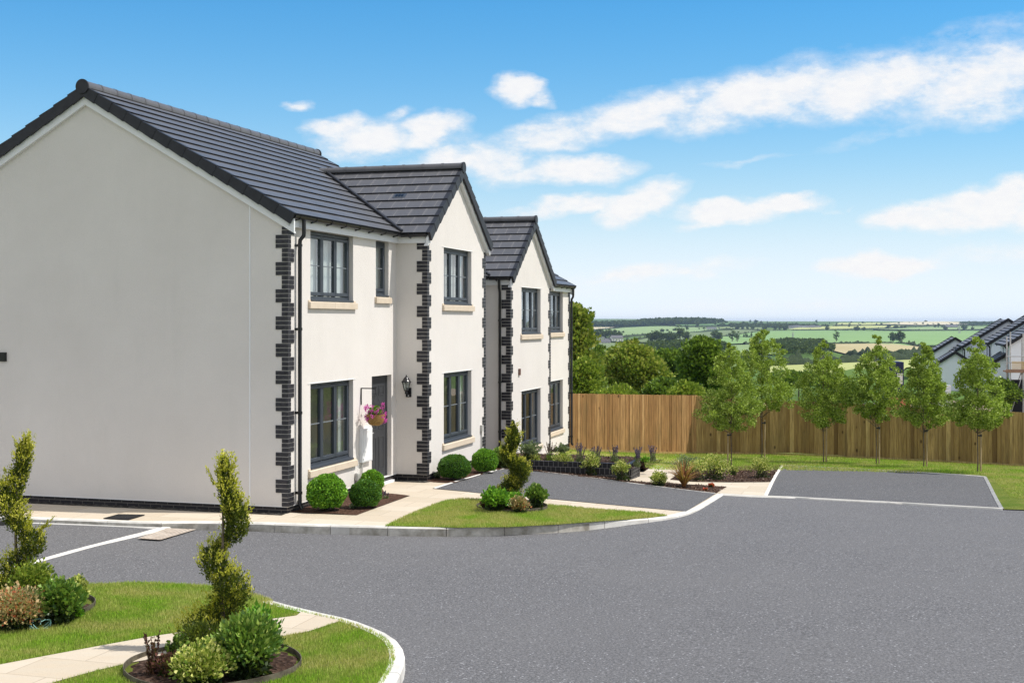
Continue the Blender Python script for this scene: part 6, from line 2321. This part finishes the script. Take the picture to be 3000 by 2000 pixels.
def new_house(px, Z, eave_py, label, w=7.7, L=9.0, wins=True, pitch=32, hwall=4.9):
    x0, y0 = at_px(px, Z)
    ze = CAMZ - (eave_py - HY) / FPX * Z
    o = thing('new_house', label, 'house', (x0, y0, ze - hwall), -ANG, 'white new houses stepping up the slope on the right')
    tn = math.tan(R(pitch)); za = hwall + w / 2 * tn
    k = MB()
    for y in (0, L): k.face([(0, y, -3), (w, y, -3), (w, y, hwall), (w / 2, y, za), (0, y, hwall)])
    for x in (0, w): k.face([(x, 0, -3), (x, L, -3), (x, L, hwall), (x, 0, hwall)])
    k.build('wall', M['newwall'], o, recalc=False)
    nrw = 12
    c, s = math.cos(R(pitch)), math.sin(R(pitch)); g = (w / 2 + .35) / c / nrw
    for sg in (1, -1):
        k = MB()
        xe = -.35 if sg == 1 else w + .35
        zb = hwall - .35 * tn + .12
        for i in range(nrw):
            def P(a, b, d): return (xe + sg * (b * c - d * s), a, zb + b * s + d * c)
            b0, b1 = i * g, (i + 1) * g
            k.m = 0
            k.hexa([P(-.2, b0, 0), P(L + .2, b0, 0), P(L + .2, b1, 0), P(-.2, b1, 0), P(-.2, b0, .10), P(L + .2, b0, .10), P(L + .2, b1, .03), P(-.2, b1, .03)])
            k.m = 1
            k.hexa([P(-.21, b0 - .02, 0), P(L + .21, b0 - .02, 0), P(L + .21, b0 - .002, 0), P(-.21, b0 - .002, 0), P(-.21, b0 - .02, .09), P(L + .21, b0 - .02, .09), P(L + .21, b0 - .002, .09), P(-.21, b0 - .002, .09)])
        k.build('roof', [M['newroof'], M['newline']], o)
        for y in (-.24, L + .2):
            k = MB()
            k.hexa([(xe, y, zb - .22), (xe, y + .05, zb - .22), (w / 2, y + .05, za - .02), (w / 2, y, za - .02), (xe, y, zb + .09), (xe, y + .05, zb + .09), (w / 2, y + .05, za + .29), (w / 2, y, za + .29)])
            k.build('verge_board', M['newline'], o)
    k = MB(); k.tube([(-.40, -.1, hwall - .12), (-.40, L + .1, hwall - .12)], .09, 6); k.build('gutter', M['newline'], o)
    k = MB(); k.tube([(-.38, .35, hwall - .1), (-.12, .35, hwall - .5), (-.08, .35, 0)], .07, 6); k.build('downpipe', M['newline'], o)
    if wins:
        for (a, b, c_, d) in ((1.6, 3.4, 3.45, 4.55), (1.6, 3.4, .7, 2.0), (5.2, 6.6, 3.45, 4.55)):
            k = MB(); k.box(-.03, .12, a, b, c_, d); q = k.build('window', M['frame'], o)
            k = MB(); k.box(-.04, -.031, a + .1, b - .1, c_ + .1, d - .1); k.build('pane', M['farglass'], q)
            k = MB(); k.box(-.12, .02, a - .1, b + .1, c_ - .15, c_ - .01); k.build('sill', M['newwall'], q)
    return o


M['farglass'] = mat('dark_glass', (.02, .025, .03), .1)
new_house(2957, 105, 1008, 'nearest new white house at the right edge, behind the scaffold')
new_house(2905, 116, 1003, 'second new white house from the right edge, its roof leaving the frame')
new_house(2830, 125, 1012, 'third new white house, its roof ridge topping the skyline')
new_house(2690, 140, 1058, 'lowest new white house at the left of the row with a plain gable', wins=False)
new_house(2801, 133, 1029, 'small new white house squeezed between the lowest and the third one', w=4.2, L=6, hwall=4.2)
new_house(2742, 118, 1069, 'white garage with a dark tiled roof in front of the lowest new house', w=3.4, L=6, wins=False, hwall=2.4)
new_house(2900, 108, 1070, 'white garage tucked between the two nearest new houses', w=3.4, L=6, wins=False, hwall=2.4)

drape_poly('earth', [(12, 62), (21, 58), (60, 56), (70, 100), (42, 104), (22, 96)], lambda x, y: terrain_z(x, y) + .12, M['earth'], 3)
# container
cc = at_px(2590, 96)
ct = thing('site_container', 'dark blue site container glimpsed behind the fourth young tree', 'container', (cc[0], cc[1], terrain_z(*cc) + 1.6), -.1)
zt_ = CAMZ - (1060 - HY) / FPX * 96 - (terrain_z(*cc) + 1.6)
M['navy'] = mat('navy_paint', (.008, .012, .07), .5)
k = MB(); k.box(-.0, 1.45, 0, 2.4, -1.8, zt_); k.build('body', M['navy'], ct)
k = MB()
for i in range(12): k.box(.05 + i * .115, .10 + i * .115, -.04, 0, -1.6, zt_ - .1)
k.build('corrugation', M['navy'], ct)
k = MB(); k.box(.95, 1.35, -.06, -.04, .1, .9); k.build('sign_panel', M['farwhite'], ct)
# scaffold tower
sx, sy = at_px(2960, 84)
sz = terrain_z(sx, sy)
sc_ = thing('scaffold_tower', 'scaffold tower with a yellow mesh panel at the right edge', 'scaffold', (sx, sy, sz), -.2)
ztop_s = CAMZ - (972 - HY) / FPX * 84 - sz
zpl = CAMZ - (1086 - HY) / FPX * 84 - sz
for i, (x, y) in enumerate(((0, 0), (.80, 0), (2.4, 0), (0, 1.3), (.95, 1.3), (2.4, 1.3))):
    k = MB(); k.tube([(x, y, -.3), (x, y, ztop_s - .1 * i)], .045, 8); k.build('standard', M['timberdark'] if 'timberdark' in M else M['steel'], sc_)
for z_ in (zpl + .95, zpl + .55, zpl - 1.4):
    k = MB(); k.tube([(-.3, -.05, z_), (2.9, -.05, z_)], .03, 8); k.build('ledger', M['steel'], sc_)
k = MB()
for i in range(5): k.box(-.25, 2.8, -.1 + i * .28, .14 + i * .28, zpl - .1, zpl)
k.build('deck_board', M['timber'], sc_)
k = MB(); k.box(-.3, 2.8, -.14, -.10, zpl - .12, zpl + .1); k.build('toe_board', M['timber'], sc_)
M['mesh'] = mat('yellow_mesh', (.62, .42, .12), .8)
k = MB()
for i in range(15): k.box(.08 + i * .055, .095 + i * .055, -.09, -.075, zpl + .1, zpl + .62)
for i in range(10): k.box(.08, .86, -.092, -.077, zpl + .12 + i * .055, zpl + .135 + i * .055)
k.build('mesh_guard', M['mesh'], sc_)
for a, b in (((0, 0, .2), (.8, 0, zpl)), ((.8, 0, .2), (2.4, 0, zpl)), ((0, 1.3, .2), (.95, 1.3, zpl))):
    k = MB(); k.tube([a, b], .03, 6); k.build('brace', M['steel'], sc_)
k = MB(); k.box(-.1, 2.4, .6, .62, .2, zpl - .6); k.build('debris_sheet', M['newline'], sc_)
# pedestrian barrier
bx0, by0 = at_px(2930, 90)
bz0 = terrain_z(bx0, by0) + .05
br_ = thing('barrier', 'white metal pedestrian barrier on the bare earth at the right edge', 'barrier', (bx0, by0, bz0), -.05)
zt2 = CAMZ - (1158 - HY) / FPX * 90 - bz0; zb2 = CAMZ - (1190 - HY) / FPX * 90 - bz0
M['barrier'] = mat('galvanised_white', (.62, .64, .66), .5)
k = MB(); k.tube([(0, 0, zt2), (4.2, 0, zt2)], .03, 6); k.tube([(0, 0, zb2), (4.2, 0, zb2)], .03, 6)
k.build('rail', M['barrier'], br_)
k = MB()
for i in range(34): k.tube([(i * .126, 0, zb2), (i * .126, 0, zt2)], .011 if i % 16 else .03, 5)
k.build('bar', M['barrier'], br_)
# stacked bricks and pallets glimpsed between the young trees
for i, (px, py, Z, w_, h_, lab, mm) in enumerate(((2645, 1195, 88, 1.1, .7, 'pallet of red bricks seen between the fourth and fifth young tree', 'redroof'), (2772, 1190, 88, .7, 1.5, 'pale stacked sheets seen between the fifth and sixth young tree', 'barrier'))):
    x, y = at_px(px, Z)
    zt3 = CAMZ - (py - HY) / FPX * Z
    o = thing('material_stack', lab, 'stack', (x, y, zt3), .1)
    nl_ = 6
    for j in range(nl_):
        k = MB(); k.box(-w_ / 2 + RNG.uniform(-.03, .03), w_ / 2, 0, 1.1, j * h_ / nl_, (j + .82) * h_ / nl_); k.build('layer', M[mm], o)
    k = MB(); k.box(-w_ / 2, w_ / 2, .1, 1.0, -2.5, 0); k.build('pallet', M['timber'], o)

# ---------------- haze
hz = MB(); hz.box(-9600, 9600, -9600, 9600, -24.5, 20)
hm = bpy.data.materials.new('haze'); hm.use_nodes = True
t = NT(hm); t.n.remove(t.b)
pvn = t.new('ShaderNodeVolumePrincipled')
pvn.inputs['Color'].default_value = (.56, .73, 1, 1)
pvn.inputs['Density'].default_value = 6.5e-5
pvn.inputs['Anisotropy'].default_value = .2
t.link(pvn.outputs[0], t.n['Material Output'].inputs['Volume'])
if HAZE:
    ho = hz.build('haze', hm)
    tag(ho, kind='stuff')
